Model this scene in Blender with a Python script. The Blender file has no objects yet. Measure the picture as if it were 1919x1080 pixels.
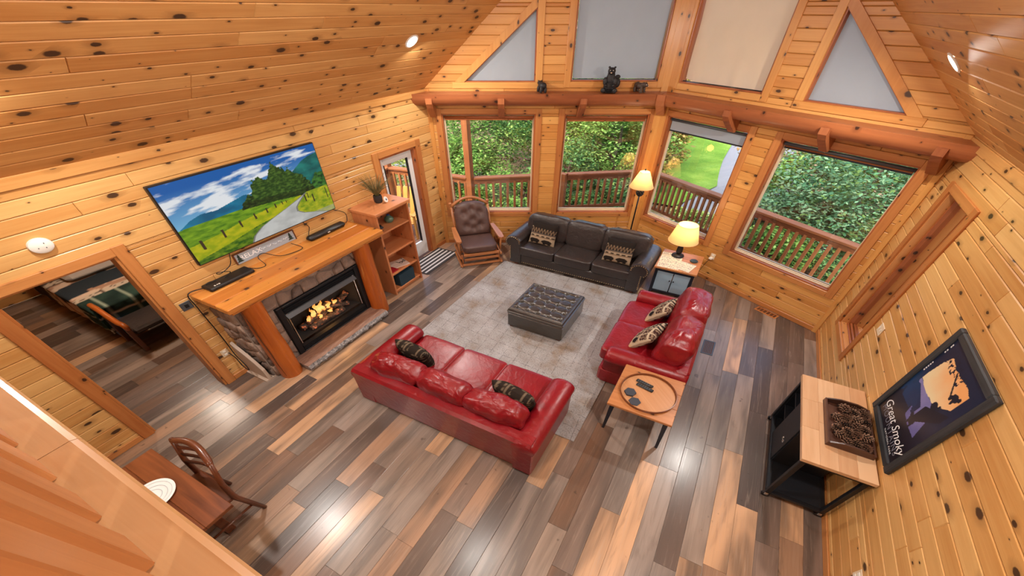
import bpy, bmesh, math, random
from mathutils import Vector, Matrix, noise

# ---------------------------------------------------------------- scene, camera, world, exposure
SC = bpy.context.scene
COL = SC.collection
R = math.radians
rnd = random.Random(7)

# Whole plan stretched along the camera's right axis to fit the image: one metre along the gable walls (EX) and one along the long walls (EY),
# after that stretch; all plan measures below are in these room units, heights in metres.
EX = (1.1699, 0.0923)
EY = (0.0923, 1.0501)


def W(p):
    x, y, z = p
    return Vector((EX[0] * x + EY[0] * y, EX[1] * x + EY[1] * y, z))


cam_d = bpy.data.cameras.new('camera')
cam_d.sensor_fit = 'HORIZONTAL'
cam_d.sensor_width = 36.0
cam_d.lens = 36.0 * 643.3 / 1919.0
cam_d.clip_start = 0.02
cam_d.clip_end = 300
cam = bpy.data.objects.new('camera', cam_d)
COL.objects.link(cam)
cam.location = W((4.17, 0.0, 4.0))
cam.rotation_euler = (R(90 - 39.19), 0, R(28.51))
SC.camera = cam

vs = SC.view_settings
vs.view_transform = 'Standard'
vs.look = 'None'
vs.gamma = 1.0
vs.use_curve_mapping = False
vs.exposure = 0.52

wd = bpy.data.worlds.new('world')
SC.world = wd
wd.use_nodes = True
wn = wd.node_tree.nodes
wl = wd.node_tree.links
sky = wn.new('ShaderNodeTexSky')
sky.sky_type = 'NISHITA'
sky.sun_disc = False
sky.sun_elevation = R(48)
sky.sun_rotation = R(200)
sky.air_density = 1.0
sky.dust_density = 4.0
wl.new(sky.outputs[0], wn['Background'].inputs[0])
wn['Background'].inputs[1].default_value = SKY_STRENGTH = 0.55

sun_d = bpy.data.lights.new('sun', 'SUN')
sun_d.energy = 2.6
sun_d.angle = R(12)
sun_d.color = (1.0, 0.95, 0.86)
sun = bpy.data.objects.new('sun', sun_d)
COL.objects.link(sun)
sun.rotation_euler = (R(34), 0, R(22))

LAMP = 42.0        # watts of one recessed ceiling light
FAN_LIGHT = 110.0   # watts of the ceiling fan's light bowl
LE_ = 3.0           # level of the loft floor

# ---------------------------------------------------------------- mesh building helpers
BASE = {}


def srgb(r, g, b):
    def f(c):
        c /= 255.0
        return c / 12.92 if c <= 0.04045 else ((c + 0.055) / 1.055) ** 2.4
    return (f(r), f(g), f(b), 1.0)


def V(*a):
    return Vector(a)


class G:
    """Collects geometry in room units; build() links it as one mesh object."""

    def __init__(s, T=None):
        s.v = []
        s.f = []
        s.uv = []
        s.col = []
        s.mi = []
        s.m = 0
        s.T = T
        s.usecol = False

    def add(s, verts, faces, cols=None, ax=None, seed=None):
        n = len(s.v)
        verts = [Vector(p) for p in verts]
        if ax is None:
            lo = [min(p[i] for p in verts) for i in range(3)]
            hi = [max(p[i] for p in verts) for i in range(3)]
            d = [hi[i] - lo[i] for i in range(3)]
            ax = d.index(max(d))
        o = [i for i in range(3) if i != ax]
        ou, ov = (rnd.random() * 40, rnd.random() * 40) if seed is None else seed
        uvs = [(p[ax] + ou, p[o[0]] + p[o[1]] + ov) for p in verts]
        if s.T is not None:
            verts = [s.T @ p for p in verts]
        s.v += verts
        s.col += cols if cols else [(1, 1, 1, 1)] * len(verts)
        if cols:
            s.usecol = True
        for fc in faces:
            s.f.append([n + i for i in fc])
            s.uv.append([uvs[i] for i in fc])
            s.mi.append(s.m)
        return s

    def box(s, x0, y0, z0, x1, y1, z1, b=0.0, ax=None):
        if b <= 0:
            vs_ = [(x, y, z) for x in (x0, x1) for y in (y0, y1) for z in (z0, z1)]
            return s.add(vs_, [(0, 1, 3, 2), (4, 6, 7, 5), (0, 4, 5, 1), (2, 3, 7, 6), (0, 2, 6, 4), (1, 5, 7, 3)], ax=ax)
        b = min(b, abs(x1 - x0) * .45, abs(y1 - y0) * .45, abs(z1 - z0) * .45)
        vv = []
        idx = {}
        for i, x in enumerate((x0, x1)):
            for j, y in enumerate((y0, y1)):
                for k, z in enumerate((z0, z1)):
                    sx, sy, sz = (1, -1)[i], (1, -1)[j], (1, -1)[k]
                    for a in range(3):
                        idx[(i, j, k, a)] = len(vv)
                        vv.append((x + (0 if a == 0 else sx * b), y + (0 if a == 1 else sy * b), z + (0 if a == 2 else sz * b)))
        F = []
        for a in range(3):
            for e in (0, 1):
                q = []
                for (p, r_) in ((0, 0), (1, 0), (1, 1), (0, 1)):
                    c = [0, 0, 0]
                    c[a] = e
                    oo = [t for t in range(3) if t != a]
                    c[oo[0]] = p
                    c[oo[1]] = r_
                    q.append(idx[(c[0], c[1], c[2], a)])
                F.append(q)
        for a in range(3):
            oo = [t for t in range(3) if t != a]
            for p in (0, 1):
                for r_ in (0, 1):
                    q = []
                    for e, w in ((0, oo[0]), (0, oo[1]), (1, oo[1]), (1, oo[0])):
                        c = [0, 0, 0]
                        c[a] = e
                        c[oo[0]] = p
                        c[oo[1]] = r_
                        q.append(idx[(c[0], c[1], c[2], w)])
                    F.append(q)
        for i in (0, 1):
            for j in (0, 1):
                for k in (0, 1):
                    F.append([idx[(i, j, k, a)] for a in range(3)])
        return s.add(vv, F, ax=ax)

    def quad(s, a, b, c, d):
        return s.add([a, b, c, d], [(0, 1, 2, 3)])

    def prism(s, poly, d, ax=None):
        """poly: 3D polygon, swept by the vector d"""
        n = len(poly)
        d = Vector(d)
        vv = [Vector(p) for p in poly] + [Vector(p) + d for p in poly]
        F = [list(range(n))[::-1], list(range(n, 2 * n))] + [(i, (i + 1) % n, n + (i + 1) % n, n + i) for i in range(n)]
        return s.add(vv, F, ax=ax)

    def tube(s, pts, r, n=8, cap=True):
        pts = [Vector(p) for p in pts]
        rr = r if isinstance(r, (list, tuple)) else [r] * len(pts)
        vv = []
        for i, p in enumerate(pts):
            t = (pts[min(i + 1, len(pts) - 1)] - pts[max(i - 1, 0)]).normalized()
            u = t.cross(Vector((0, 0, 1)) if abs(t.z) < .9 else Vector((1, 0, 0))).normalized()
            w = t.cross(u)
            for k in range(n):
                a = 2 * math.pi * k / n
                vv.append(p + (u * math.cos(a) + w * math.sin(a)) * rr[i])
        F = [(i * n + k, i * n + (k + 1) % n, (i + 1) * n + (k + 1) % n, (i + 1) * n + k) for i in range(len(pts) - 1) for k in range(n)]
        if cap:
            F += [list(range(n))[::-1], list(range((len(pts) - 1) * n, len(pts) * n))]
        return s.add(vv, F)

    def lathe(s, prof, c=(0, 0, 0), n=24, capb=True, capt=True):
        vv = [(c[0] + r * math.cos(2 * math.pi * k / n), c[1] + r * math.sin(2 * math.pi * k / n), c[2] + z) for r, z in prof for k in range(n)]
        F = [(i * n + k, i * n + (k + 1) % n, (i + 1) * n + (k + 1) % n, (i + 1) * n + k) for i in range(len(prof) - 1) for k in range(n)]
        if capb:
            F.append(list(range(n))[::-1])
        if capt:
            F.append(list(range((len(prof) - 1) * n, len(prof) * n)))
        return s.add(vv, F, ax=2)

    def blob(s, c, r, e1=1.0, e2=1.0, nu=24, nv=14, T=None, fn=None):
        """superellipsoid; fn(p) displaces"""
        def sg(x, e):
            return math.copysign(abs(x) ** e, x)
        vv = []
        for j in range(nv + 1):
            a = -math.pi / 2 + math.pi * j / nv
            for k in range(nu):
                t = 2 * math.pi * k / nu
                p = Vector((r[0] * sg(math.cos(a), e1) * sg(math.cos(t), e2), r[1] * sg(math.cos(a), e1) * sg(math.sin(t), e2), r[2] * sg(math.sin(a), e1)))
                if fn:
                    p = fn(p)
                if T is not None:
                    p = T @ p
                vv.append(p + Vector(c))
        F = [(j * nu + k, j * nu + (k + 1) % nu, (j + 1) * nu + (k + 1) % nu, (j + 1) * nu + k) for j in range(nv) for k in range(nu)]
        return s.add(vv, F)

    def grid(s, fn, nu, nv, colfn=None):
        vv = [fn(i / nu, j / nv) for j in range(nv + 1) for i in range(nu + 1)]
        cc = [colfn(i / nu, j / nv) for j in range(nv + 1) for i in range(nu + 1)] if colfn else None
        F = [(j * (nu + 1) + i, j * (nu + 1) + i + 1, (j + 1) * (nu + 1) + i + 1, (j + 1) * (nu + 1) + i) for j in range(nv) for i in range(nu)]
        return s.add(vv, F, cc)

    def mesh(s, name, mats, base, smooth=False, fuse=None, lin=True):
        b = Vector(base)
        me = bpy.data.meshes.new(name)
        me.from_pydata([W(p - b) for p in s.v], [], s.f)
        uvl = me.uv_layers.new(name='UVMap')
        flat = [c for fu in s.uv for u in fu for c in u]
        if len(flat) == 2 * len(me.loops):
            uvl.data.foreach_set('uv', flat)
        if s.usecol:
            ca = me.color_attributes.new('Col', 'FLOAT_COLOR', 'POINT')
            ca.data.foreach_set('color', [c for q in s.col for c in q])
        for m in (mats if isinstance(mats, (list, tuple)) else [mats]):
            me.materials.append(m)
        if any(s.mi):
            me.polygons.foreach_set('material_index', s.mi)
        if smooth:
            me.polygons.foreach_set('use_smooth', [True] * len(me.polygons))
        bm = bmesh.new()
        bm.from_mesh(me)
        bmesh.ops.recalc_face_normals(bm, faces=bm.faces)
        bm.to_mesh(me)
        bm.free()
        me.update()
        return me

    def build(s, name, mats, parent=None, base=None, smooth=False, kind=None, auto=None):
        if parent is not None:
            b = BASE[parent.name]
        else:
            b = Vector(base) if base is not None else Vector((0, 0, 0))
        me = s.mesh(name, mats, b, smooth)
        o = bpy.data.objects.new(name, me)
        COL.objects.link(o)
        if parent is not None:
            o.parent = parent
        else:
            o.location = W(b)
        BASE[o.name] = b
        if kind:
            o['kind'] = kind
        if auto is not None:
            me.polygons.foreach_set('use_smooth', [True] * len(me.polygons))
            me.set_sharp_from_angle(angle=R(auto))
        return o


def thing(name, label, cat, base=(0, 0, 0), group=None):
    o = bpy.data.objects.new(name, None)
    o.empty_display_size = 0.1
    COL.objects.link(o)
    o.location = W(base)
    BASE[o.name] = Vector(base)
    return tag(o, label, cat, group)


def tag(o, label, cat, group=None):
    o['label'] = label
    o['category'] = cat
    if group:
        o['group'] = group
    return o


def structure(name, base=(0, 0, 0), label=None):
    o = bpy.data.objects.new(name, None)
    COL.objects.link(o)
    o.location = W(base)
    BASE[o.name] = Vector(base)
    o['kind'] = 'structure'
    if label:
        o['label'] = label
    return o


def place(me, name, pos, parent=None):
    """a copy of a mesh (already in its final orientation) at a room position"""
    o = bpy.data.objects.new(name, me)
    COL.objects.link(o)
    if parent is not None:
        o.parent = parent
        o.location = W(Vector(pos) - BASE[parent.name])
    else:
        o.location = W(pos)
    BASE[o.name] = Vector(pos)
    return o


def RZ(a, c=(0, 0, 0)):
    return Matrix.Translation(Vector(c)) @ Matrix.Rotation(R(a), 4, 'Z')


def text_polys(body, size, shear=0.0, spacing=1.0):
    cu = bpy.data.curves.new('lettering', 'FONT')
    cu.body = body
    cu.size = size
    cu.shear = shear
    cu.space_character = spacing
    cu.align_x = 'CENTER'
    cu.align_y = 'CENTER'
    cu.resolution_u = 3
    o = bpy.data.objects.new('lettering', cu)
    COL.objects.link(o)
    dg = bpy.context.evaluated_depsgraph_get()
    me = o.evaluated_get(dg).to_mesh()
    vv = [tuple(v.co) for v in me.vertices]
    ff = [tuple(p.vertices) for p in me.polygons]
    o.evaluated_get(dg).to_mesh_clear()
    bpy.data.objects.remove(o)
    bpy.data.curves.remove(cu)
    return vv, ff


# ---------------------------------------------------------------- materials
class NT:
    def __init__(s, name, rough=0.5, spec=0.5, metal=0.0):
        s.mat = bpy.data.materials.new(name)
        s.mat.use_nodes = True
        s.n = s.mat.node_tree.nodes
        s.l = s.mat.node_tree.links
        s.p = s.n['Principled BSDF']
        s.p.inputs['Roughness'].default_value = rough
        s.p.inputs['Metallic'].default_value = metal
        s.p.inputs['Specular IOR Level'].default_value = spec

    def new(s, t, **kw):
        n = s.n.new(t)
        for k, v in kw.items():
            setattr(n, k, v)
        return n

    def link(s, a, b):
        s.l.new(a, b)

    def math(s, op, a, b=None, c=None, clamp=False):
        n = s.n.new('ShaderNodeMath')
        n.operation = op
        n.use_clamp = clamp
        for i, x in enumerate((a, b, c)):
            if x is None:
                continue
            if isinstance(x, (int, float)):
                n.inputs[i].default_value = x
            else:
                s.l.new(x, n.inputs[i])
        return n.outputs[0]

    def vmul(s, a, v):
        n = s.n.new('ShaderNodeVectorMath')
        n.operation = 'MULTIPLY'
        s.l.new(a, n.inputs[0])
        n.inputs[1].default_value = v
        return n.outputs[0]

    def noise(s, vec, scale, detail=3, rough=.55, dist=0.0):
        n = s.n.new('ShaderNodeTexNoise')
        n.inputs['Scale'].default_value = scale
        n.inputs['Detail'].default_value = detail
        n.inputs['Roughness'].default_value = rough
        n.inputs['Distortion'].default_value = dist
        s.l.new(vec, n.inputs['Vector'])
        return n.outputs['Fac']

    def ramp(s, fac, stops):
        n = s.n.new('ShaderNodeValToRGB')
        e = n.color_ramp.elements
        while len(e) < len(stops):
            e.new(.5)
        for i, (p, c) in enumerate(stops):
            e[i].position = p
            e[i].color = c if len(c) == 4 else (*c, 1)
        s.l.new(fac, n.inputs[0])
        return n.outputs[0]

    def mix(s, fac, a, b, mode='MIX'):
        n = s.n.new('ShaderNodeMix')
        n.data_type = 'RGBA'
        n.blend_type = mode
        for i, x in ((0, fac), (6, a), (7, b)):
            if isinstance(x, (int, float)):
                n.inputs[i].default_value = x
            elif isinstance(x, tuple):
                n.inputs[i].default_value = x if len(x) == 4 else (*x, 1)
            else:
                s.l.new(x, n.inputs[i])
        return n.outputs[2]

    def step(s, x, lo, hi):
        n = s.n.new('ShaderNodeMapRange')
        n.interpolation_type = 'SMOOTHSTEP'
        for i, q in ((0, x), (1, lo), (2, hi)):
            if isinstance(q, (int, float)):
                n.inputs[i].default_value = q
            else:
                s.l.new(q, n.inputs[i])
        return n.outputs[0]

    def color(s, c):
        if isinstance(c, tuple):
            s.p.inputs['Base Color'].default_value = c
        else:
            s.l.new(c, s.p.inputs['Base Color'])

    def bump(s, h, strength=.3, dist=.01):
        n = s.n.new('ShaderNodeBump')
        n.inputs['Strength'].default_value = strength
        n.inputs['Distance'].default_value = dist
        s.l.new(h, n.inputs['Height'])
        s.l.new(n.outputs[0], s.p.inputs['Normal'])

    def uv(s):
        return s.n.new('ShaderNodeTexCoord').outputs['UV']

    def gen(s):
        return s.n.new('ShaderNodeTexCoord').outputs['Object']


def plain(name, c, rough=.5, metal=0.0, spec=.5, bumpy=0, bscale=200):
    t = NT(name, rough, spec, metal)
    t.color(c)
    if bumpy:
        t.bump(t.noise(t.gen(), bscale, 2), bumpy, .004)
    return t.mat


def pine(name, light, dark, knots=1.0, rough=.38, var=.35, coat=.15, kx=4.2, ky=7.2):
    """clear-finished knotty pine; U runs along the grain"""
    t = NT(name, rough, .4)
    uv = t.uv()
    oi = t.new('ShaderNodeObjectInfo')
    sep = t.new('ShaderNodeSeparateXYZ')
    t.link(uv, sep.inputs[0])
    vor = t.new('ShaderNodeTexVoronoi', voronoi_dimensions='2D', feature='F1')
    vor.inputs['Scale'].default_value = 1
    vor.inputs['Randomness'].default_value = .95
    t.link(t.vmul(uv, (kx, ky, 1)), vor.inputs['Vector'])
    vc = t.new('ShaderNodeSeparateColor')
    t.link(vor.outputs['Color'], vc.inputs[0])
    d = vor.outputs['Distance']
    d = t.math('ADD', d, t.math('MULTIPLY', t.math('SUBTRACT', t.noise(t.vmul(uv, (60, 60, 1)), 1, 2), .5), .06))
    rad = t.math('MULTIPLY', t.math('POWER', t.math('MAXIMUM', t.math('SUBTRACT', vc.outputs[0], .33), 0.0), 1.9), .40 * knots)
    core = t.math('SUBTRACT', 1.0, t.step(d, t.math('MULTIPLY', rad, .75), t.math('ADD', t.math('MULTIPLY', rad, 1.15), .001)))
    halo = t.math('SUBTRACT', 1.0, t.step(d, t.math('MULTIPLY', rad, .8), t.math('ADD', t.math('MULTIPLY', rad, 3.2), .001)))
    has = t.math('GREATER_THAN', rad, 0.012)
    core = t.math('MULTIPLY', core, has)
    halo = t.math('MULTIPLY', halo, has)
    bend = t.math('MULTIPLY', halo, .035)
    cmb = t.new('ShaderNodeCombineXYZ')
    t.link(t.math('MULTIPLY', sep.outputs[0], 1.3), cmb.inputs[0])
    t.link(t.math('MULTIPLY', t.math('ADD', sep.outputs[1], bend), 30.0), cmb.inputs[1])
    g1 = t.noise(cmb.outputs[0], 1.0, 4, .6, .6)
    g2 = t.noise(t.vmul(uv, (.7, 5.0, 1)), 1.0, 2, .5)
    g3 = t.noise(t.vmul(uv, (4, 160, 1)), 1.0, 2, .5)
    tone = t.math('ADD', t.math('MULTIPLY', g1, .55), t.math('MULTIPLY', g2, .5))
    tone = t.math('ADD', tone, t.math('MULTIPLY', t.math('SUBTRACT', oi.outputs['Random'], .5), var))
    tone = t.math('ADD', tone, t.math('MULTIPLY', t.math('SUBTRACT', g3, .5), .12))
    c = t.ramp(tone, [(.22, light), (.8, dark)])
    c = t.mix(t.math('MULTIPLY', halo, .45), c, tuple(x * .45 for x in dark[:3]))
    c = t.mix(t.math('MULTIPLY', core, .93), c, (.035, .014, .008))
    t.color(c)
    t.p.inputs['Coat Weight'].default_value = coat
    t.p.inputs['Coat Roughness'].default_value = .25
    t.bump(g1, .06, .004)
    return t.mat


def wood(name, light, dark, rough=.4, coat=.1, scale=1.0, var=.2):
    t = NT(name, rough, .4)
    uv = t.uv()
    oi = t.new('ShaderNodeObjectInfo')
    g1 = t.noise(t.vmul(uv, (1.5 * scale, 26 * scale, 1)), 1.0, 5, .6, .9)
    g2 = t.noise(t.vmul(uv, (.8, 4.0, 1)), 1.0, 2)
    tone = t.math('ADD', t.math('MULTIPLY', g1, .6), t.math('MULTIPLY', g2, .45))
    tone = t.math('ADD', tone, t.math('MULTIPLY', t.math('SUBTRACT', oi.outputs['Random'], .5), var))
    t.color(t.ramp(tone, [(.25, light), (.78, dark)]))
    t.p.inputs['Coat Weight'].default_value = coat
    t.p.inputs['Coat Roughness'].default_value = .2
    t.bump(g1, .05, .003)
    return t.mat


def leather(name, c1, c2, rough=.35, coat=.2, sheen=0.0):
    t = NT(name, rough, .5)
    o = t.gen()
    n1 = t.noise(o, 6, 4, .6)
    t.color(t.mix(n1, c1, c2))
    n2 = t.noise(o, 14, 3, .55, .6)
    n3 = t.noise(o, 420, 2, .5)
    t.bump(t.math('ADD', n2, t.math('MULTIPLY', n3, .08)), .35, .02)
    t.p.inputs['Coat Weight'].default_value = coat
    t.p.inputs['Coat Roughness'].default_value = .25
    return t.mat


def vcol(name, rough=.6, emit=0.0, spec=.3, bumpy=0.0):
    t = NT(name, rough, spec)
    a = t.new('ShaderNodeVertexColor', layer_name='Col')
    t.color(a.outputs[0])
    if emit:
        t.link(a.outputs[0], t.p.inputs['Emission Color'])
        t.p.inputs['Emission Strength'].default_value = emit
    if bumpy:
        t.bump(t.noise(t.gen(), 250, 2), bumpy, .004)
    return t.mat


def emitter(name, c, s, base=None):
    t = NT(name, .5)
    t.color(base or c)
    t.p.inputs['Emission Color'].default_value = c
    t.p.inputs['Emission Strength'].default_value = s
    return t.mat


def thin_glass(name, tint=(1, 1, 1, 1), boost=0.0):
    t = NT(name)
    t.n.remove(t.p)
    tr = t.new('ShaderNodeBsdfTransparent')
    tr.inputs[0].default_value = tint
    gl = t.new('ShaderNodeBsdfGlossy')
    gl.inputs['Roughness'].default_value = 0.0
    fr = t.new('ShaderNodeFresnel')
    fr.inputs[0].default_value = 1.5
    mx = t.new('ShaderNodeMixShader')
    f = t.math('ADD', t.math('MULTIPLY', fr.outputs[0], 1.2), boost, clamp=True)
    t.link(f, mx.inputs[0])
    t.link(tr.outputs[0], mx.inputs[1])
    t.link(gl.outputs[0], mx.inputs[2])
    t.link(mx.outputs[0], t.n['Material Output'].inputs[0])
    return t.mat


def shade_cloth(name, c, trans=.5):
    t = NT(name)
    t.n.remove(t.p)
    df = t.new('ShaderNodeBsdfDiffuse')
    tl = t.new('ShaderNodeBsdfTranslucent')
    n1 = t.noise(t.gen(), 3.0, 3)
    n2 = t.noise(t.gen(), 300.0, 2)
    cc = t.mix(t.math('ADD', t.math('MULTIPLY', n1, .5), t.math('MULTIPLY', n2, .3)), c, tuple(x * .8 for x in c[:3]))
    t.link(cc, df.inputs[0])
    t.link(cc, tl.inputs[0])
    mx = t.new('ShaderNodeMixShader')
    mx.inputs[0].default_value = trans
    t.link(df.outputs[0], mx.inputs[1])
    t.link(tl.outputs[0], mx.inputs[2])
    t.link(mx.outputs[0], t.n['Material Output'].inputs[0])
    return t.mat


M = {}
M['wall'] = pine('pine_wall_boards', srgb(226, 181, 116), srgb(196, 138, 74), knots=.95)
M['ceil'] = pine('pine_ceiling_boards', srgb(220, 170, 106), srgb(188, 126, 64), knots=1.0, rough=.5, coat=.04)
M['gable'] = pine('pine_gable_boards', srgb(222, 166, 94), srgb(192, 126, 60), knots=.75)
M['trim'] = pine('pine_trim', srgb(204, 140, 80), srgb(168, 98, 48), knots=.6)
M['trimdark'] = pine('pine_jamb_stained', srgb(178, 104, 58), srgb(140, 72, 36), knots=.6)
M['backing'] = plain('wall_sheathing', srgb(96, 54, 26), .8)
M['log'] = pine('peeled_log', srgb(184, 112, 66), srgb(128, 68, 40), knots=.8, rough=.42)
M['logpost'] = wood('varnished_log', srgb(206, 116, 44), srgb(160, 76, 24), .35, .3, .6)
M['mantel'] = pine('mantel_pine', srgb(214, 146, 70), srgb(178, 100, 38), knots=.8, rough=.3, coat=.35)
M['shelfwood'] = pine('bookcase_pine', srgb(214, 148, 100), srgb(180, 106, 62), knots=.6, rough=.35)
M['ledgewood'] = wood('oak_ledge', srgb(200, 164, 122), srgb(172, 128, 84), .38, .2, .8)
M['baluster'] = wood('baluster_oak', srgb(180, 120, 70), srgb(142, 82, 40), .4, .15)  # darker oak: shade on the side faces is put into the colour
M['glass'] = thin_glass('window_glass', (.96, .97, .96, 1), .09)
M['white'] = plain('white_painted_door', srgb(226, 228, 228), .45)
M['plastic'] = plain('white_plastic', srgb(236, 232, 224), .4)
M['ivory'] = plain('ivory_plate', srgb(226, 206, 176), .45)
M['black'] = plain('black_plastic', srgb(22, 22, 24), .42)
M['satin_black'] = plain('black_metal', srgb(30, 31, 35), .45, .3)
M['charcoal'] = plain('charcoal_metal', srgb(84, 88, 94), .4, .4)
M['cable'] = plain('black_cable', srgb(20, 18, 18), .5)
M['chrome'] = plain('chrome', (.8, .8, .8, 1), .2, 1.0)
M['brass'] = plain('nailhead_brass', srgb(196, 176, 140), .3, 1.0)
M['dark_leather'] = leather('dark_brown_leather', srgb(58, 50, 48), srgb(42, 35, 33), .36, .25)
M['grey_leather'] = leather('espresso_leather_ottoman', srgb(58, 54, 49), srgb(42, 38, 34), .28, .9)
M['glider_cloth'] = leather('brown_glider_cushion', srgb(92, 66, 58), srgb(70, 48, 42), .5, .05)
M['red_leather'] = leather('red_leather', srgb(150, 18, 30), srgb(112, 9, 20), .33, .25)
M['darkwood'] = wood('dark_stained_wood', srgb(120, 66, 38), srgb(70, 34, 20), .35, .3)
M['tablewood'] = wood('dining_table_wood', srgb(160, 92, 50), srgb(84, 40, 18), .32, .3, .7)
M['oak'] = wood('glider_oak', srgb(196, 130, 78), srgb(140, 80, 42), .38, .2)
M['endwood'] = pine('end_table_pine', srgb(200, 138, 86), srgb(158, 96, 54), knots=.5)
M['butcher'] = wood('butcher_block', srgb(222, 184, 144), srgb(196, 148, 106), .4, .1, .8, .5)
M['deckwood'] = wood('deck_stain', srgb(172, 106, 58), srgb(126, 72, 38), .6, 0)
M['deckfloor'] = wood('deck_floor_wood', srgb(150, 112, 88), srgb(110, 76, 58), .7, 0)
M['yellowwood'] = wood('porch_chair_wood', srgb(222, 168, 84), srgb(186, 124, 50), .5, .1)
M['shade_grey'] = shade_cloth('grey_shade_cloth', srgb(200, 204, 208), .5)
M['shade_beige'] = shade_cloth('beige_shade_cloth', srgb(240, 208, 172), .45)
M['lampshade'] = None
# ---------------------------------------------------------------- room shell
XR = 5.87
ZW = 2.97                      # height of the side walls
KL, KR = 1.2, 1.05             # rise of the two roof slopes
XRIDGE = XR * KR / (KL + KR)
ZRIDGE = ZW + KL * XRIDGE
CL = V(0, 5.15, 0)
AP = V(2.93, 6.74, 0)
CR = V(XR, 5.22, 0)
UZ = V(0, 0, 1)
uL = (AP - CL).normalized()
nL = V(uL.y, -uL.x, 0)
LL = (AP - CL).length
uR = (AP - CR).normalized()
nR = V(-uR.y, uR.x, 0)
LR = (AP - CR).length
YB = -3.6                      # rear wall under the loft
PITCH = 0.127


def gable_y(x):
    return CL.y + (AP.y - CL.y) * x / AP.x if x <= AP.x else CR.y + (AP.y - CR.y) * (XR - x) / (XR - AP.x)


class Plane:
    """a flat lining: t runs along u, h along w, d out into the room along n"""

    def __init__(s, O, u, w, n):
        s.O, s.u, s.w, s.n = V(*O), V(*u), V(*w), V(*n)

    def P(s, t, h, d=0.0):
        return s.O + s.u * t + s.w * h + s.n * d


def strips(ivf, h0, h1):
    e = 1e-4
    a, b = ivf(h0 + e), ivf(h1 - e)
    if len(a) != len(b):
        return []
    return list(zip(a, b))


def row_bounds(h0, h1, pitch, breaks):
    hs = [h0]
    h = h0
    while h < h1 - 1e-6:
        nh = min(h + pitch, h1)
        mids = sorted(b for b in breaks if h + 1e-3 < b < nh - 1e-3)
        q = h
        for m in mids:
            yield q, m
            q = m
        yield q, nh
        h = nh


def board(g, pl, t0a, t1a, t0b, t1b, h0, h1, d=.016, back=-.002, ch=.0065, gap=.0016):
    """one board: its face stands d proud of the lining plane and its arrises are eased"""
    q = [(t0a, h0), (t1a, h0), (t1b, h1), (t0b, h1)]
    def inset(k):
        m = [(q[0][0] + k * .6, q[0][1] + k), (q[1][0] - k * .6, q[1][1] + k), (q[2][0] - k * .6, q[2][1] - k), (q[3][0] + k * .6, q[3][1] - k)]
        return m
    o = inset(gap)
    i = inset(gap + ch)
    vv = [pl.P(t, h, back) for t, h in o] + [pl.P(t, h, d - ch * .8) for t, h in o] + [pl.P(t, h, d) for t, h in i]
    F = [(8, 9, 10, 11)]
    for k in range(4):
        F += [(k, (k + 1) % 4, 4 + (k + 1) % 4, 4 + k), (4 + k, 4 + (k + 1) % 4, 8 + (k + 1) % 4, 8 + k)]
    # grain runs along t
    n = len(g.v)
    ou, ov = rnd.random() * 60, rnd.random() * 60
    ts = [x[0] for x in o + o + i]
    hs = [x[1] for x in o + o + i]
    g.v += vv
    g.col += [(1, 1, 1, 1)] * 12
    for f in F:
        g.f.append([n + k for k in f])
        g.uv.append([(ts[k] + ou, hs[k] + ov) for k in f])
        g.mi.append(g.m)


def line_boards(parent, pl, ivf, h0, h1, breaks, mat, pitch=PITCH, length=2.6, name='board', d=.016, seen=None):
    r = random.Random(len(parent.name) * 31 + int(h1 * 100))
    for k, (a, b) in enumerate(row_bounds(h0, h1, pitch, breaks)):
        off = r.uniform(.3, length)
        for (p0, p1), (q0, q1) in strips(ivf, a, b):
            lo, hi = min(p0, q0), max(p1, q1)
            cuts = []
            t = math.floor(lo / length) * length + off
            while t < hi:
                if t > lo + .35 and t < hi - .35:
                    cuts.append(t)
                t += length * r.uniform(.75, 1.3)
            xs = [None] + cuts + [None]
            for i in range(len(xs) - 1):
                g = G()
                s0a, s0b = (p0, q0) if xs[i] is None else (xs[i], xs[i])
                s1a, s1b = (p1, q1) if xs[i + 1] is None else (xs[i + 1], xs[i + 1])
                if max(s1a - s0a, s1b - s0b) < .012:
                    continue
                board(g, pl, s0a, max(s1a, s0a + .004), s0b, max(s1b, s0b + .004), a, b, d=d)
                g.build(name, mat, parent)


def backing(g, pl, ivf, h0, h1, breaks, thick=.12):
    bs = sorted({h0, h1, *[b for b in breaks if h0 < b < h1]})
    for a, b in zip(bs, bs[1:]):
        for (p0, p1), (q0, q1) in strips(ivf, a, b):
            poly = [pl.P(p0, a, -thick), pl.P(p1, a, -thick), pl.P(q1, b, -thick), pl.P(q0, b, -thick)]
            g.prism(poly, pl.n * thick)


def cut(base, holes):
    """base interval minus convex hole polygons, at height h"""
    def f(h):
        iv = [base(h)]
        for poly in holes:
            ts = []
            n = len(poly)
            for i in range(n):
                (t0, a), (t1, b) = poly[i], poly[(i + 1) % n]
                if (a - h) * (b - h) < 0:
                    ts.append(t0 + (t1 - t0) * (h - a) / (b - a))
            if len(ts) == 2:
                lo, hi = min(ts), max(ts)
                nv = []
                for p, q in iv:
                    if hi <= p or lo >= q:
                        nv.append((p, q))
                    else:
                        if lo > p:
                            nv.append((p, lo))
                        if hi < q:
                            nv.append((hi, q))
                iv = nv
        return sorted(iv)
    return f


def rect(t0, t1, h0, h1):
    return [(t0, h0), (t1, h0), (t1, h1), (t0, h1)]


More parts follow.
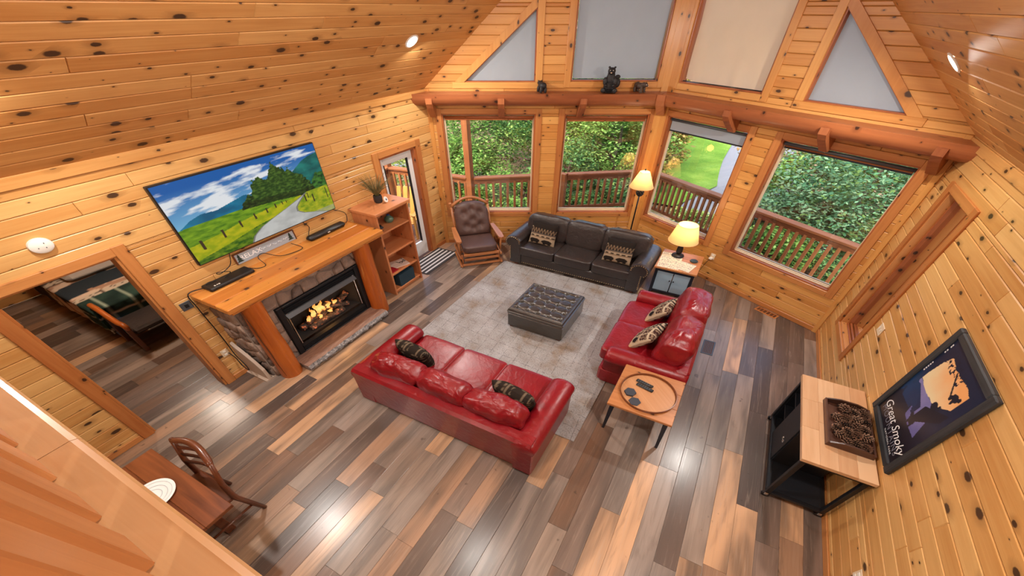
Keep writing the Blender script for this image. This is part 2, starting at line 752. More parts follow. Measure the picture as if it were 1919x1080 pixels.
# --- floor: every plank a piece of its own
floor = structure('floor', label='mixed brown and grey wood plank floor')
g = G()
g.prism([(0.0, YB, -.02), (XR, YB, -.02), (XR, CR.y, -.02), (AP.x, AP.y, -.02), (0, CL.y, -.02)], (0, 0, -.12))
g.prism([(-4.2, -1.6, -.02), (0, -1.6, -.02), (0, 3.2, -.02), (-4.2, 3.2, -.02)], (0, 0, -.12))
g.build('subfloor', M['backing'], floor)


def plank_mat():
    t = NT('vinyl_plank_floor', .34, .45)
    uv = t.uv()
    oi = t.new('ShaderNodeObjectInfo')
    g1 = t.noise(t.vmul(uv, (1.6, 34, 1)), 1.0, 5, .65, 1.2)
    g2 = t.noise(t.vmul(uv, (2.2, 9, 1)), 1.0, 3, .55, .8)
    g3 = t.noise(t.vmul(uv, (8, 8, 1)), 1.0, 2)
    g4 = t.noise(t.vmul(uv, (.9, 5.5, 1)), 1.0, 2, .5, .5)
    c = t.mix(t.math('MULTIPLY', t.step(g4, .36, .70), .72), oi.outputs['Color'], (.075, .06, .052, 1))
    c = t.mix(t.math('MULTIPLY', t.step(g1, .48, .78), .42), c, (.09, .06, .042, 1))
    c = t.mix(t.math('MULTIPLY', t.step(t.math('SUBTRACT', 1.0, g1), .52, .75), .38), c, (.46, .37, .30, 1))
    c = t.mix(t.math('MULTIPLY', t.step(g2, .60, .80), .35), c, (.05, .035, .028, 1))
    c = t.mix(t.math('MULTIPLY', t.step(g3, .70, .75), .5), c, (.04, .025, .02, 1))
    t.color(c)
    t.bump(g1, .05, .003)
    r = t.math('ADD', .24, t.math('MULTIPLY', g1, .16))
    t.link(r, t.p.inputs['Roughness'])
    t.p.inputs['Coat Weight'].default_value = .35
    t.p.inputs['Coat Roughness'].default_value = .22
    return t.mat


M['plank'] = plank_mat()
PAL = [((108, 90, 80), 4), ((134, 114, 102), 5), ((156, 138, 124), 5), ((120, 92, 74), 4), ((164, 130, 104), 4), ((198, 158, 122), 4), ((146, 132, 122), 5), ((90, 76, 70), 3)]
PALL = [c for c, n in PAL for _ in range(n)]
PW, PLN = .168, 1.22
fr = random.Random(21)
fl = Plane((0, 0, -.012), (0, 1, 0), (1, 0, 0), (0, 0, 1))
x = -4.2
while x < XR - .01:
    x1 = min(x + PW, XR) if not (x < 0 < x + PW - 1e-4) else 0.0
    if x1 - x < .03:
        x = x1
        continue
    xm = (x + x1) / 2
    inside = xm > 0
    lo = -1.3 if inside else (-.6 if xm > -3.2 else 0.0)
    ha, hb = (gable_y(x), gable_y(x1)) if inside else (2.2, 2.2)
    y = lo - fr.uniform(0, PLN)
    while y < max(ha, hb):
        ys, ye = max(y, lo), y + PLN
        if ye > lo + .02:
            g = G()
            board(g, fl, ys, max(ys + .01, min(ye, ha)), ys, max(ys + .01, min(ye, hb)), x, x1, d=.012, back=0, ch=.0015, gap=.0006)
            o = g.build('plank', M['plank'], floor)
            c = fr.choice(PALL)
            k = fr.uniform(.88, 1.1)
            o.color = srgb(*[min(255, q * k) for q in c])
        y += PLN
    x = x1

# --- left long wall, with the bedroom doorway and the glazed porch door
DW = (.17, .95, 2.11)          # bedroom doorway y0, y1, head
PD = (4.00, 4.76, 2.15)        # porch door
wl_ = Plane((0, 0, 0), (0, 1, 0), (0, 0, 1), (1, 0, 0))
lholes = [rect(DW[0], DW[1], -.1, DW[2]), rect(PD[0], PD[1], -.1, PD[2])]
lbr = [DW[2], PD[2]]
wall_left = structure('wall_left', label='knotty pine board wall behind the television')
g = G()
backing(g, wl_, cut(lambda h: (YB, CL.y), lholes), 0, ZW + .3, lbr)
g.build('sheathing', M['backing'], wall_left)
line_boards(wall_left, wl_, cut(lambda h: (-1.3, CL.y), lholes), 0.0, ZW, lbr, M['wall'])

# --- right long wall with its tall window
RWIN = (4.20, 4.84, .58, 2.50)
wr_ = Plane((XR, 0, 0), (0, 1, 0), (0, 0, 1), (-1, 0, 0))
rholes = [rect(*RWIN)]
wall_right = structure('wall_right', label='knotty pine board wall beside the kitchen cart')
g = G()
backing(g, wr_, cut(lambda h: (YB, CR.y), rholes), 0, ZW + .3, RWIN[2:])
g.build('sheathing', M['backing'], wall_right)
line_boards(wall_right, wr_, cut(lambda h: (-1.3, CR.y), rholes), 0.0, ZW, RWIN[2:], M['wall'])

# --- the two window walls of the prow
pL = Plane(CL, uL, (0, 0, 1), nL)
pR = Plane(CR, uR, (0, 0, 1), nR)
WIN = [(.20, 1.545, .72, 2.585), (1.955, 3.165, .72, 2.585)]
TRI = [(.56, 3.06), (1.52, 3.06), (1.52, 4.02)]
UP = (1.99, 3.16, 3.07, 4.55)
ph = [rect(*WIN[0]), rect(*WIN[1]), TRI, rect(*UP)]
pbr = [WIN[0][2], WIN[0][3], 3.06, 3.07, 4.02, UP[3], ZW]


def gable_iv(L, u, k, ap):
    def f(h):
        lo = 0.0 if h <= ZW else (h - ZW) / (k * abs(u.x))
        return (min(lo, L - .01), L)
    return f


for nm, pl, L, u, k, lab in (('wall_prow_left', pL, LL, uL, KL, 'pine board window wall behind the dark sofa'),
                             ('wall_prow_right', pR, LR, uR, KR, 'pine board window wall beside the red loveseat')):
    w = structure(nm, label=lab)
    g = G()
    backing(g, pl, cut(gable_iv(L, u, k, AP), ph), 0, ZRIDGE, pbr)
    g.build('sheathing', M['backing'], w)
    line_boards(w, pl, cut(gable_iv(L, u, k, AP), ph), 0.0, ZRIDGE - .02, pbr, M['gable'], length=3.0)

# --- sloped board ceilings
for nm, side, lab in (('ceiling_left', 0, 'sloped knotty pine ceiling over the television wall'), ('ceiling_right', 1, 'sloped knotty pine ceiling over the kitchen cart')):
    k = KR if side else KL
    q = math.sqrt(1 + k * k)
    if side:
        cp = Plane((XR, 0, ZW), (0, 1, 0), (-1 / q, 0, k / q), (-k / q, 0, -1 / q))
        gx = lambda h, q=q: XR - h / q
        Lh = (XR - XRIDGE) * q
    else:
        cp = Plane((0, 0, ZW), (0, 1, 0), (1 / q, 0, k / q), (k / q, 0, -1 / q))
        gx = lambda h, q=q: h / q
        Lh = XRIDGE * q
    w = structure(nm, label=lab)
    g = G()
    backing(g, cp, cut(lambda h, gx=gx: (YB - .2, gable_y(gx(h)) + .2), []), -.05, Lh, [])
    g.build('sheathing', M['backing'], w)
    line_boards(w, cp, cut(lambda h, gx=gx: (-1.4, gable_y(gx(h))), []), 0.0, Lh - .005, [], M['ceil'], length=3.4)

# --- rear wall, loft floor and the wall below it (behind the camera)
g = G()
g.box(-.12, YB - .12, 0, XR + .12, YB, ZRIDGE + .2)
o = g.build('wall_rear', M['wall'])
o['kind'] = 'structure'

# --- the bedroom behind the doorway
g = G()
g.box(-4.3, -1.7, 0, -4.2, 3.3, 2.5)
g.box(-4.2, -1.7, 0, -.12, -1.6, 2.5)
g.box(-4.2, 3.2, 0, -.12, 3.3, 2.5)
o = g.build('wall_bedroom', M['wall'])
o['kind'] = 'structure'
g = G()
g.box(-4.3, -1.7, 2.5, -.12, 3.3, 2.6)
o = g.build('ceiling_bedroom', M['ceil'])
o['kind'] = 'structure'

# ---------------------------------------------------------------- trim
TN = [0]


def trim(label=None):
    TN[0] += 1
    return structure('trim_%d' % TN[0], label=label)


def lbox(g, pl, t0, t1, h0, h1, d0, d1, b=.004):
    """box in the frame of a lining plane, edges eased"""
    sub = G()
    sub.box(0, 0, 0, t1 - t0, h1 - h0, d1 - d0, b)
    n = len(g.v)
    g.v += [pl.P(t0 + p.x, h0 + p.y, d0 + p.z) for p in sub.v]
    g.col += sub.col
    g.f += [[n + i for i in f] for f in sub.f]
    g.uv += sub.uv
    g.mi += [g.m] * len(sub.f)
    return g


def casing(parent, pl, t0, t1, h0, h1, w=.085, d=.032, sill=True, mat='trim', bottom=True):
    for a in ((t0 - w, t0, h0 - (w if bottom else 0), h1 + w), (t1, t1 + w, h0 - (w if bottom else 0), h1 + w), (t0, t1, h1, h1 + w)) + (((t0, t1, h0 - w, h0),) if bottom else ()):
        g = G()
        lbox(g, pl, a[0], a[1], a[2], a[3], .002, d)
        g.build('casing', M[mat], parent)


def jambs(parent, pl, t0, t1, h0, h1, mat='trimdark', depth=.12, bottom=True, e=.02):
    for a in ((t0, t0 + e, h0, h1), (t1 - e, t1, h0, h1), (t0 + e, t1 - e, h1 - e, h1)) + (((t0 + e, t1 - e, h0, h0 + e),) if bottom else ()):
        g = G()
        lbox(g, pl, a[0], a[1], a[2], a[3], -depth, .012, .002)
        g.build('jamb', M[mat], parent)


M['sash'] = plain('sash_tan_vinyl', srgb(214, 190, 156), .45)


def window(n, pl, t0, t1, h0, h1, label, trm='trim', sash='sash'):
    w = structure('window_%d' % n, label=label)
    casing(w, pl, t0, t1, h0, h1, mat=trm)
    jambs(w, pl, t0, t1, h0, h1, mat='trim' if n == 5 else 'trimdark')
    e = .02
    a0, a1, b0, b1 = t0 + e, t1 - e, h0 + e, h1 - e
    for q in ((a0, a0 + .022, b0, b1), (a1 - .022, a1, b0, b1), (a0 + .022, a1 - .022, b1 - .022, b1)):
        g = G()
        lbox(g, pl, *q, -.10, -.05, .003)
        g.build('sash_rail', M[sash], w)
    for i, dd in enumerate((-.105, -.08, -.055)):      # stepped sill track
        g = G()
        lbox(g, pl, a0 + .022, a1 - .022, b0, b0 + .04 - .012 * i, dd, dd + .02, .003)
        g.build('sill_track', M[sash], w)
    g = G()
    g.quad(*[pl.P(t, h, -.085) for t, h in ((a0 + .02, b0 + .02), (a1 - .02, b0 + .02), (a1 - .02, b1 - .02), (a0 + .02, b1 - .02))])
    g.build('pane', M['glass'], w)
    return w


window(1, pL, *WIN[0], 'large pine-framed window behind the glider chair')
window(2, pL, *WIN[1], 'large pine-framed window behind the dark sofa')
window(3, pR, *WIN[1], 'large pine-framed window behind the table lamp')
window(4, pR, *WIN[0], 'wide pine-framed window nearest the tall side window')
w5 = window(5, wr_, *RWIN, 'tall narrow window in the wall beside the framed poster', sash='trimdark')
# upper windows
for i, (pl, lab) in enumerate(((pL, 'upper window over the black bears'), (pR, 'upper window with the beige shade'))):
    w = structure('window_%d' % (6 + i), label=lab)
    casing(w, pl, *UP, mat='gable')
    jambs(w, pl, *UP, mat='trimdark')
    g = G()
    g.quad(*[pl.P(t, h, -.1) for t, h in ((UP[0] + .02, UP[2] + .02), (UP[1] - .02, UP[2] + .02), (UP[1] - .02, UP[3] - .02), (UP[0] + .02, UP[3] - .02))])
    g.build('pane', M['glass'], w)
    w = structure('window_%d' % (8 + i), label='triangular upper window ' + ('above the glider chair' if i == 0 else 'above the tall side window'))
    # casing of the triangle: base, upright and raking board
    (ax_, ay_), (bx_, by_), (cx_, cy_) = TRI
    cw = .09
    g = G()
    lbox(g, pl, ax_ - .16, bx_ + cw, ay_ - cw, ay_, .002, .032)
    g.build('casing', M['gable'], w)
    g = G()
    lbox(g, pl, bx_, bx_ + cw, ay_, cy_ + .3, .002, .032)
    g.build('casing', M['gable'], w)
    g = G()
    dx, dy = cx_ - ax_, cy_ - ay_
    ln = math.hypot(dx, dy)
    ox, oy = -dy / ln * cw, dx / ln * cw
    poly = [(ax_ - .02 * dx, ay_ - .02 * dy + .02), (cx_, cy_), (cx_, cy_ + cw * ln / dx * 1.0), (ax_ + ox - .05, ay_ + oy - .05), (ax_ - .15, ay_)]
    poly = [(ax_, ay_), (cx_, cy_), (cx_, cy_ + cw * ln / dx), (ax_ - cw * ln / dy, ay_)]
    g.prism([pl.P(t, h, .002) for t, h in poly], pl.n * .03)
    g.build('casing', M['gable'], w)
    for q in (((ax_, ay_), (bx_, by_)), ((bx_, by_), (cx_, cy_)), ((cx_, cy_), (ax_, ay_))):
        g = G()
        (p0, p1), (q0, q1) = q
        mx_, my_ = (ax_ + bx_ + cx_) / 3, (ay_ + by_ + cy_) / 3
        f = .05
        in0 = (p0 + (mx_ - p0) * f, p1 + (my_ - p1) * f)
        in1 = (q0 + (mx_ - q0) * f, q1 + (my_ - q1) * f)
        g.prism([pl.P(p0, p1, -.1), pl.P(q0, q1, -.1), pl.P(*in1, -.1), pl.P(*in0, -.1)], pl.n * .11)
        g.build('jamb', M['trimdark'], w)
    g = G()
    g.add([pl.P(t, h, -.1) for t, h in TRI], [(0, 1, 2)])
    g.build('pane', M['glass'], w)

# bedroom doorway trim
dwt = structure('door_2', label='cased pine doorway to the dark bedroom')
casing(dwt, wl_, DW[0], DW[1], 0, DW[2], w=.095, d=.035, bottom=False)
jambs(dwt, wl_, DW[0], DW[1], 0, DW[2], mat='trim', depth=.13, bottom=False)

# glazed porch door
d1 = structure('door_1', label='white glazed porch door beside the bookcase')
casing(d1, wl_, PD[0], PD[1], 0, PD[2], w=.1, d=.035, bottom=False)
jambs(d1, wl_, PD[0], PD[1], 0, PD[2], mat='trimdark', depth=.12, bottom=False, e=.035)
a0, a1, b1 = PD[0] + .035, PD[1] - .035, PD[2] - .035
for q, nm in (((a0, a0 + .1, .0, b1), 'stile'), ((a1 - .1, a1, .0, b1), 'stile'), ((a0 + .1, a1 - .1, b1 - .13, b1), 'top_rail'), ((a0 + .1, a1 - .1, 0.0, .3), 'bottom_rail')):
    g = G()
    lbox(g, wl_, *q, -.09, -.05, .006)
    g.build(nm, M['white'], d1)
g = G()
for q in ((a0 + .1, a0 + .112, .3, b1 - .13), (a1 - .112, a1 - .1, .3, b1 - .13)):
    lbox(g, wl_, *q, -.085, -.045, .002)
g.build('glazing_bead', M['satin_black'], d1)
g = G()
g.quad(*[wl_.P(t, h, -.07) for t, h in ((a0 + .1, .3), (a1 - .1, .3), (a1 - .1, b1 - .13), (a0 + .1, b1 - .13))])
g.build('pane', M['glass'], d1)

# baseboards, corner boards and crown boards
for nm, pl, segs in (('baseboard_left', wl_, ((-1.3, DW[0] - .095), (DW[1] + .095, PD[0] - .1), (PD[1] + .1, CL.y))), ('baseboard_right', wr_, ((-1.3, CR.y),)),
                     ('baseboard_prow_left', pL, ((0, LL),)), ('baseboard_prow_right', pR, ((0, LR),))):
    b = structure(nm)
    for s0, s1 in segs:
        g = G()
        lbox(g, pl, s0, s1, 0, .085, .016, .03, .006)
        g.build('baseboard_strip', M['trim'], b)
for lab, pl, seg in (('pine crown board under the sloped ceiling of the television wall', wl_, (-1.3, CL.y)), ('pine crown board under the sloped ceiling of the poster wall', wr_, (-1.3, CR.y))):
    t = trim(lab)
    g = G()
    lbox(g, pl, seg[0], seg[1], ZW - .1, ZW - .012, .016, .034, .004)
    g.build('crown_board', M['wall'], t)
t = trim('pine corner boards of the window walls')
for pl, a, b in ((pL, LL - .11, LL - .005), (pR, LR - .11, LR - .005), (pL, .02, .075), (pR, .02, .075)):
    g = G()
    lbox(g, pl, a, b, 0, ZRIDGE - .3 if a > 1 else ZW, .004, .036)
    g.build('corner_board', M['gable'], t)

# log ledge around the prow with its brackets
led = structure('trim_log_ledge', label='half-log ledge with brackets running above the windows')
for pl, L in ((pL, LL), (pR, LR)):
    n0, n1 = -.16, L + .02
    rr = random.Random(int(L * 1000))
    sec = []
    for k in range(11):                       # half-round underside, flat top
        a = math.pi * (k / 10.0)
        sec.append((.145 + .145 * math.cos(a) * 1.0, 2.93 - .19 * math.sin(a) ** .8))
    vv = []
    NS = 26
    for i in range(NS + 1):
        s_ = i / NS
        wob = .012 * noise.noise(Vector((s_ * 9, L * 7, 0)))
        for (dd, zz) in sec:
            # square cuts against the side wall and at the apex
            lo = (-.02 - dd * .54) if pl is pL else (-.02 - dd * .52)
            tt = lo + (L + dd * 0 - dd * .54 + .0 - lo) * s_
            dw = dd + (wob if dd > .05 else 0)
            vv.append(pl.P(tt, zz + (wob * .8 if zz < 2.9 else 0), dw))
    K = len(sec)
    F = [(i * K + j, i * K + j + 1, (i + 1) * K + j + 1, (i + 1) * K + j) for i in range(NS) for j in range(K - 1)]
    F += [(i * K, (i + 1) * K, (i + 1) * K + K - 1, i * K + K - 1) for i in range(NS)]
    F += [list(range(K)), list(range(NS * K, NS * K + K))]
    g = G()
    n_ = len(g.v)
    # grain along the ledge
    g.v += vv
    g.col += [(1, 1, 1, 1)] * len(vv)
    for f in F:
        g.f.append(f)
        g.uv.append([((i // K) * L / NS + L * 3, (i % K) * .035) for i in f])
        g.mi.append(0)
    g.build('half_log', M['log'], led, auto=50)
    for tb in (.10, 1.06, 2.16):
        g = G()
        prof = [(0.03, 2.56), (.07, 2.545), (.26, 2.72), (.31, 2.79), (.31, 2.87), (.03, 2.87)]
        g.prism([pl.P(tb - .043, z, d) for d, z in prof], pl.u * .086)
        g.build('bracket', M['log'], led)
# the post at the apex
g = G()
bis = (pL.n + pR.n).normalized()
cpt = V(AP.x, AP.y, 0)
side = V(1, 0, 0)
prof = [(.04, 2.60), (.10, 2.585), (.30, 2.76), (.34, 2.84), (.34, 2.925), (.04, 2.925)]
g.prism([cpt + bis * (d + .02) - side * .055 + UZ * z for d, z in prof], side * .11)
g.build('bracket', M['log'], led)
# ---------------------------------------------------------------- upholstery helpers
def puff(p, r, amp=.02, freq=5.0, seed=0.0):
    """soft wrinkles on a cushion surface"""
    q = Vector((p.x * freq + seed, p.y * freq + seed * 2, p.z * freq))
    return p + p.normalized() * (noise.noise(q) * amp + abs(noise.noise(q * 2.3)) * amp * .6 - abs(noise.noise(q * 4.1)) * amp * .45)


def cushion(name, c, r, mat, parent, e1=.45, e2=.35, T=None, amp=.012, freq=6.0, nu=40, nv=20):
    g = G()
    sd = rnd.random() * 50
    g.blob(c, r, e1, e2, nu, nv, T=T, fn=lambda p: puff(p, r, amp, freq, sd))
    return g.build(name, mat, parent, smooth=True)


def arm_profile(w, h, r):
    """rolled arm section in (across, up): straight panel below, scroll above; the roll leans outward (-across)"""
    pts = [(0, 0), (w, 0), (w, h - r * .6)]
    cx, cz = w - r, h - r
    for k in range(15):
        a = math.radians(0 + 16 * k)
        pts.append((cx + r * math.cos(a), cz + r * math.sin(a)))
    pts.append((0, cz - r * .75))
    return pts


# ================================================================ dark brown sofa under the windows
SX0, SX1, SY0, SY1 = 1.36, 3.60, 4.93, 5.80
s = thing('leather_sofa', 'dark brown leather sofa with rolled arms and nailhead trim under the windows', 'sofa', ((SX0 + SX1) / 2, (SY0 + SY1) / 2, 0))
dl = M['dark_leather']
for side in (0, 1):
    g = G()
    pr = arm_profile(.20, .63, .145)
    if side == 0:
        sec = [(SX0 + .065 + a, z) for a, z in pr]
        poly = [V(x, SY0 + .05, .05 + z * (.60 / .62)) for x, z in sec]
    else:
        sec = [(SX1 - .065 - a, z) for a, z in pr]
        poly = [V(x, SY0 + .05, .05 + z * (.60 / .62)) for x, z in sec]
    # taper along the depth: swept with a softly domed front
    rings = []
    cen = sum(poly, V(0, 0, 0)) / len(poly)
    for dy, k in ((0, .93), (.02, .985), (.05, 1.0), (.70, 1.0), (.76, .95)):
        rings.append([cen + V((p.x - cen.x) * k, 0, (p.z - cen.z) * k) + V(0, dy, 0) for p in poly])
    n = len(poly)
    vv = [p for r_ in rings for p in r_]
    F = [(i * n + k, i * n + (k + 1) % n, (i + 1) * n + (k + 1) % n, (i + 1) * n + k) for i in range(len(rings) - 1) for k in range(n)]
    F += [list(range(n)), list(range((len(rings) - 1) * n, len(rings) * n))]
    g.add(vv, F)
    arm = g.build('arm', dl, s, auto=50)
    # nailheads round the scroll front
    g = G()
    fr_ = [cen + V((p.x - cen.x) * .80, -.004, (p.z - cen.z) * .86) for p in poly]
    path = fr_[2:] + fr_[:1]
    tot = []
    for a, b in zip(path, path[1:]):
        m = max(1, int((b - a).length / .034))
        tot += [a + (b - a) * (i / m) for i in range(m)]
    for p in tot:
        g.blob(p, (.0105, .006, .0105), nu=6, nv=4)
    g.build('nailhead_trim', M['brass'], arm, kind='stuff')
# base, rear frame, cushions
g = G()
g.box(SX0 + .22, SY0 + .07, .06, SX1 - .22, SY1 - .05, .27, .02)
fr_rail = g.build('seat_rail', dl, s)
g = G()
k = 0
xx = SX0 + .24
while xx < SX1 - .24:
    g.blob((xx, SY0 + .066, .095), (.0105, .006, .0105), nu=6, nv=4)
    xx += .034
g.build('nailhead_trim', M['brass'], fr_rail, kind='stuff')
g = G()
g.box(SX0 + .14, SY1 - .20, .06, SX1 - .14, SY1, .80, .05)
g.build('back_frame', dl, s)
cw = (SX1 - SX0 - .44) / 3
for i in range(3):
    cx = SX0 + .22 + cw * (i + .5)
    cushion('seat_cushion', (cx, SY0 + .33, .365), (cw / 2 + .004, .30, .105), dl, s, .28, .22, amp=.006)
    T = Matrix.Rotation(R(-14), 4, 'X')
    cushion('back_cushion', (cx + (-.03 if i == 0 else .03 if i == 2 else 0), SY1 - .27, .665), (cw / 2 + (.05 if i != 1 else .012), .115, .255), dl, s, .42, .35, T=T, amp=.014)
for fx in (SX0 + .16, SX1 - .16):
    for fy in (SY0 + .12, SY1 - .08):
        g = G()
        g.lathe([(.03, 0), (.042, .02), (.04, .05), (.03, .065)], (fx, fy, 0), 12)
        g.build('foot', M['darkwood'], s, smooth=True)


# ---- throw pillows
def pillow(name, label, T, size, thick, colfn, group=None, n=44, cat='pillow'):
    c = T.translation.copy()
    g = G()
    def P(u, v, sgn):
        a, b = 2 * u - 1, 2 * v - 1
        k = max(0.0, (1 - abs(a) ** 3.2) * (1 - abs(b) ** 3.2)) ** .5
        pin = 1 - .05 * (1 - abs(a) ** 2) * abs(b) ** 2
        pin2 = 1 - .05 * (1 - abs(b) ** 2) * abs(a) ** 2
        p = Vector((a * size[0] / 2 * pin2, b * size[1] / 2 * pin, sgn * thick / 2 * k))
        p.z += .006 * noise.noise(Vector((a * 3, b * 3, sgn * 5 + size[0])))
        return T @ p
    g.grid(lambda u, v: P(u, v, 1), n, n, lambda u, v: colfn(u, v))
    g.grid(lambda u, v: P(1 - u, v, -1), n, n, lambda u, v: colfn(1 - u, v))
    o = g.build(name, M['pillow_cloth'], base=c, smooth=True)
    return tag(o, label, cat, group)


M['pillow_cloth'] = vcol('woven_pillow_cloth', .85, spec=.1, bumpy=.4)
DK, LT, TN_, GR = srgb(40, 34, 30), srgb(158, 138, 114), srgb(122, 100, 78), srgb(84, 76, 70)


def bear_cloth(u, v):
    """dark lodge weave: bears at the foot, zigzag and stripes above, snow caps at the head"""
    if v > .74:
        m = math.sin(u * 17) * .5 + noise.noise(Vector((u * 9, v * 9, 1)))
        return LT if (m > .8 and v < .93) else DK
    if v > .54:
        z = abs(((u * 9) % 1) - .5) * 2
        w = abs(((v - .54) / .2) - z)
        return TN_ if w < .26 else DK
    if v > .30:
        k = int((v - .30) / .04)
        return (LT, TN_, DK, LT, TN_, GR)[k % 6] if not (k == 2 and (u * 5) % 1 < .4) else LT
    # bears
    for cx in (.25, .72):
        du, dv = (u - cx) / .2, (v - .17) / .1
        if du * du + dv * dv < 1 or (abs(abs(u - cx) - .1) < .05 and v < .17 and v > .03):
            return DK
    return LT


def patch_cloth(u, v):
    if v < .22:
        return srgb(196, 168, 134) if v > .04 else srgb(70, 54, 46)
    if u > .55:
        m = noise.noise(Vector((u * 16, v * 16, 3)))
        return srgb(52, 46, 44) if m > -.05 else srgb(180, 162, 138)
    cu_, cv_ = (u / .275) % 1, ((v - .22) / .33) % 1
    if min(cu_, cv_) < .1 or max(cu_, cv_) > .92:
        return srgb(186, 168, 142)
    iu, iv = int(u / .275), int((v - .22) / .33)
    d2 = (cu_ - .5) ** 2 + ((cv_ - .45) ** 2)
    if iv == 0 and iu == 0:
        return srgb(34, 30, 30) if d2 < .12 else srgb(150, 128, 104)
    return srgb(66, 44, 40) if noise.noise(Vector((u * 22, v * 22, 8))) > -.1 else srgb(160, 134, 108)


def nz_(x):
    return noise.noise(Vector((x, 2.3, .7)))


def dark_cloth(u, v):
    m = noise.noise(Vector((u * 10, v * 14, 4)))
    if v > .90 and nz_(u * 30) > .35:
        return srgb(112, 98, 80)
    return srgb(44, 37, 32) if m < .3 else srgb(112, 98, 80)


def frame(c, xdir, ydir):
    xd, yd = Vector(xdir).normalized(), Vector(ydir).normalized()
    zd = xd.cross(yd).normalized()
    m = Matrix((xd, yd, zd)).transposed().to_4x4()
    m.translation = Vector(c)
    return m


gp = 'bear-pattern pillows on the dark sofa'
pillow('throw_pillow', 'bear-pattern pillow on the dark sofa, at the end by the glider chair', frame((1.87, 5.27, .66), (1, .06, -.08), (-.02, .40, .9)), (.43, .42), .15, bear_cloth, gp)
pillow('throw_pillow', 'bear-pattern pillow on the dark sofa, at the end by the table lamp', frame((3.09, 5.24, .66), (1, -.06, .06), (0, .40, .9)), (.43, .42), .15, bear_cloth, gp)

# ================================================================ red sofa seen from behind
RX0, RX1, RY0, RY1 = 1.48, 3.57, 1.50, 2.46
s = thing('red_sofa', 'long red leather three-seat sofa seen from behind', 'sofa', ((RX0 + RX1) / 2, (RY0 + RY1) / 2, 0))
rl = M['red_leather']
g = G()
g.add([V(x, y, z) for x in (RX0 + .06, RX1 - .05) for (y, z) in ((RY0 + .03, .03), (RY0, .60), (RY0 + .03, .63), (RY0 + .12, .63), (RY0 + .16, .1), (RY0 + .16, .03))],
      [(0, 1, 2, 3, 4, 5), (6, 11, 10, 9, 8, 7)] + [(i, (i + 1) % 6, 6 + (i + 1) % 6, 6 + i) for i in range(6)])
g.build('back_panel', rl, s, auto=30)
g = G()
g.tube([(RX0 + .1, RY0 + .03, .615), (RX1 - .1, RY0 + .03, .615)], .011, 8)
g.build('piping', rl, s, smooth=True)


def roll_arm(parent, x0, x1, y0, y1, z, mat, axis='y', r=.11):
    """padded arm with a rounded top and closed ends"""
    g = G()
    w = (x1 - x0) / 2
    c = (x0 + x1) / 2
    sec = [(-w * .78, .03), (w * .78, .03), (w * .82, z - r * 1.5)]
    for k in range(13):
        a = math.radians(-25 + 230 / 12 * k)
        sec.append((w * math.cos(a), z - r + r * math.sin(a)))
    sec.append((-w * .82, z - r * 1.5))
    n = len(sec)
    rings = []
    mz = z * .6
    for yy, k in ((y0, .90), (y0 + .018, .975), (y0 + .05, 1.0), (y1 - .05, 1.0), (y1 - .018, .975), (y1, .9)):
        rings.append([(c + a * k, yy, mz + (zz - mz) * k if zz > .05 else .03) for a, zz in sec])
    vv = [p for r_ in rings for p in r_]
    if axis == 'x':
        vv = [(p[1], p[0], p[2]) for p in vv]
    F = [(i * n + k, i * n + (k + 1) % n, (i + 1) * n + (k + 1) % n, (i + 1) * n + k) for i in range(len(rings) - 1) for k in range(n)]
    F += [list(range(n)), list(range((len(rings) - 1) * n, len(rings) * n))]
    g.add(vv, F)
    return g.build('arm', mat, parent, auto=55)


roll_arm(s, RX0, RX0 + .25, RY0 + .02, RY1 - .04, .63, rl)
roll_arm(s, RX1 - .25, RX1, RY0 + .0, RY1 - .06, .63, rl)
g = G()
g.box(RX0 + .2, RY0 + .1, .04, RX1 - .2, RY1 - .06, .27, .02)
g.build('seat_rail', rl, s)
cw = (RX1 - RX0 - .46) / 3
for i in range(3):
    cx = RX0 + .23 + cw * (i + .5)
    cushion('seat_cushion', (cx, RY0 + .60, .362), (cw / 2 + .003, .37, .10), rl, s, .2, .14, amp=.008, freq=9)
    T = Matrix.Rotation(R(11), 4, 'X') @ Matrix.Rotation(R((3, -2, 2)[i]), 4, 'Z')
    cushion('back_cushion', (cx, RY0 + .235, .64), (cw / 2 + .03, .135, .225), rl, s, .85, .55, T=T, amp=.026, freq=8, nu=72, nv=40)
gp = 'dark pillows on the red sofa'
pillow('throw_pillow', 'dark patterned pillow on the red sofa, at the fireplace end', frame((1.92, 2.03, .60), (1, -.12, 0), (.03, -.28, .9)), (.44, .38), .17, dark_cloth, gp)
pillow('throw_pillow', 'dark patterned pillow on the red sofa, at the end table end', frame((3.12, 1.98, .60), (1, -.1, -.05), (.03, -.30, .9)), (.46, .38), .17, dark_cloth, gp)

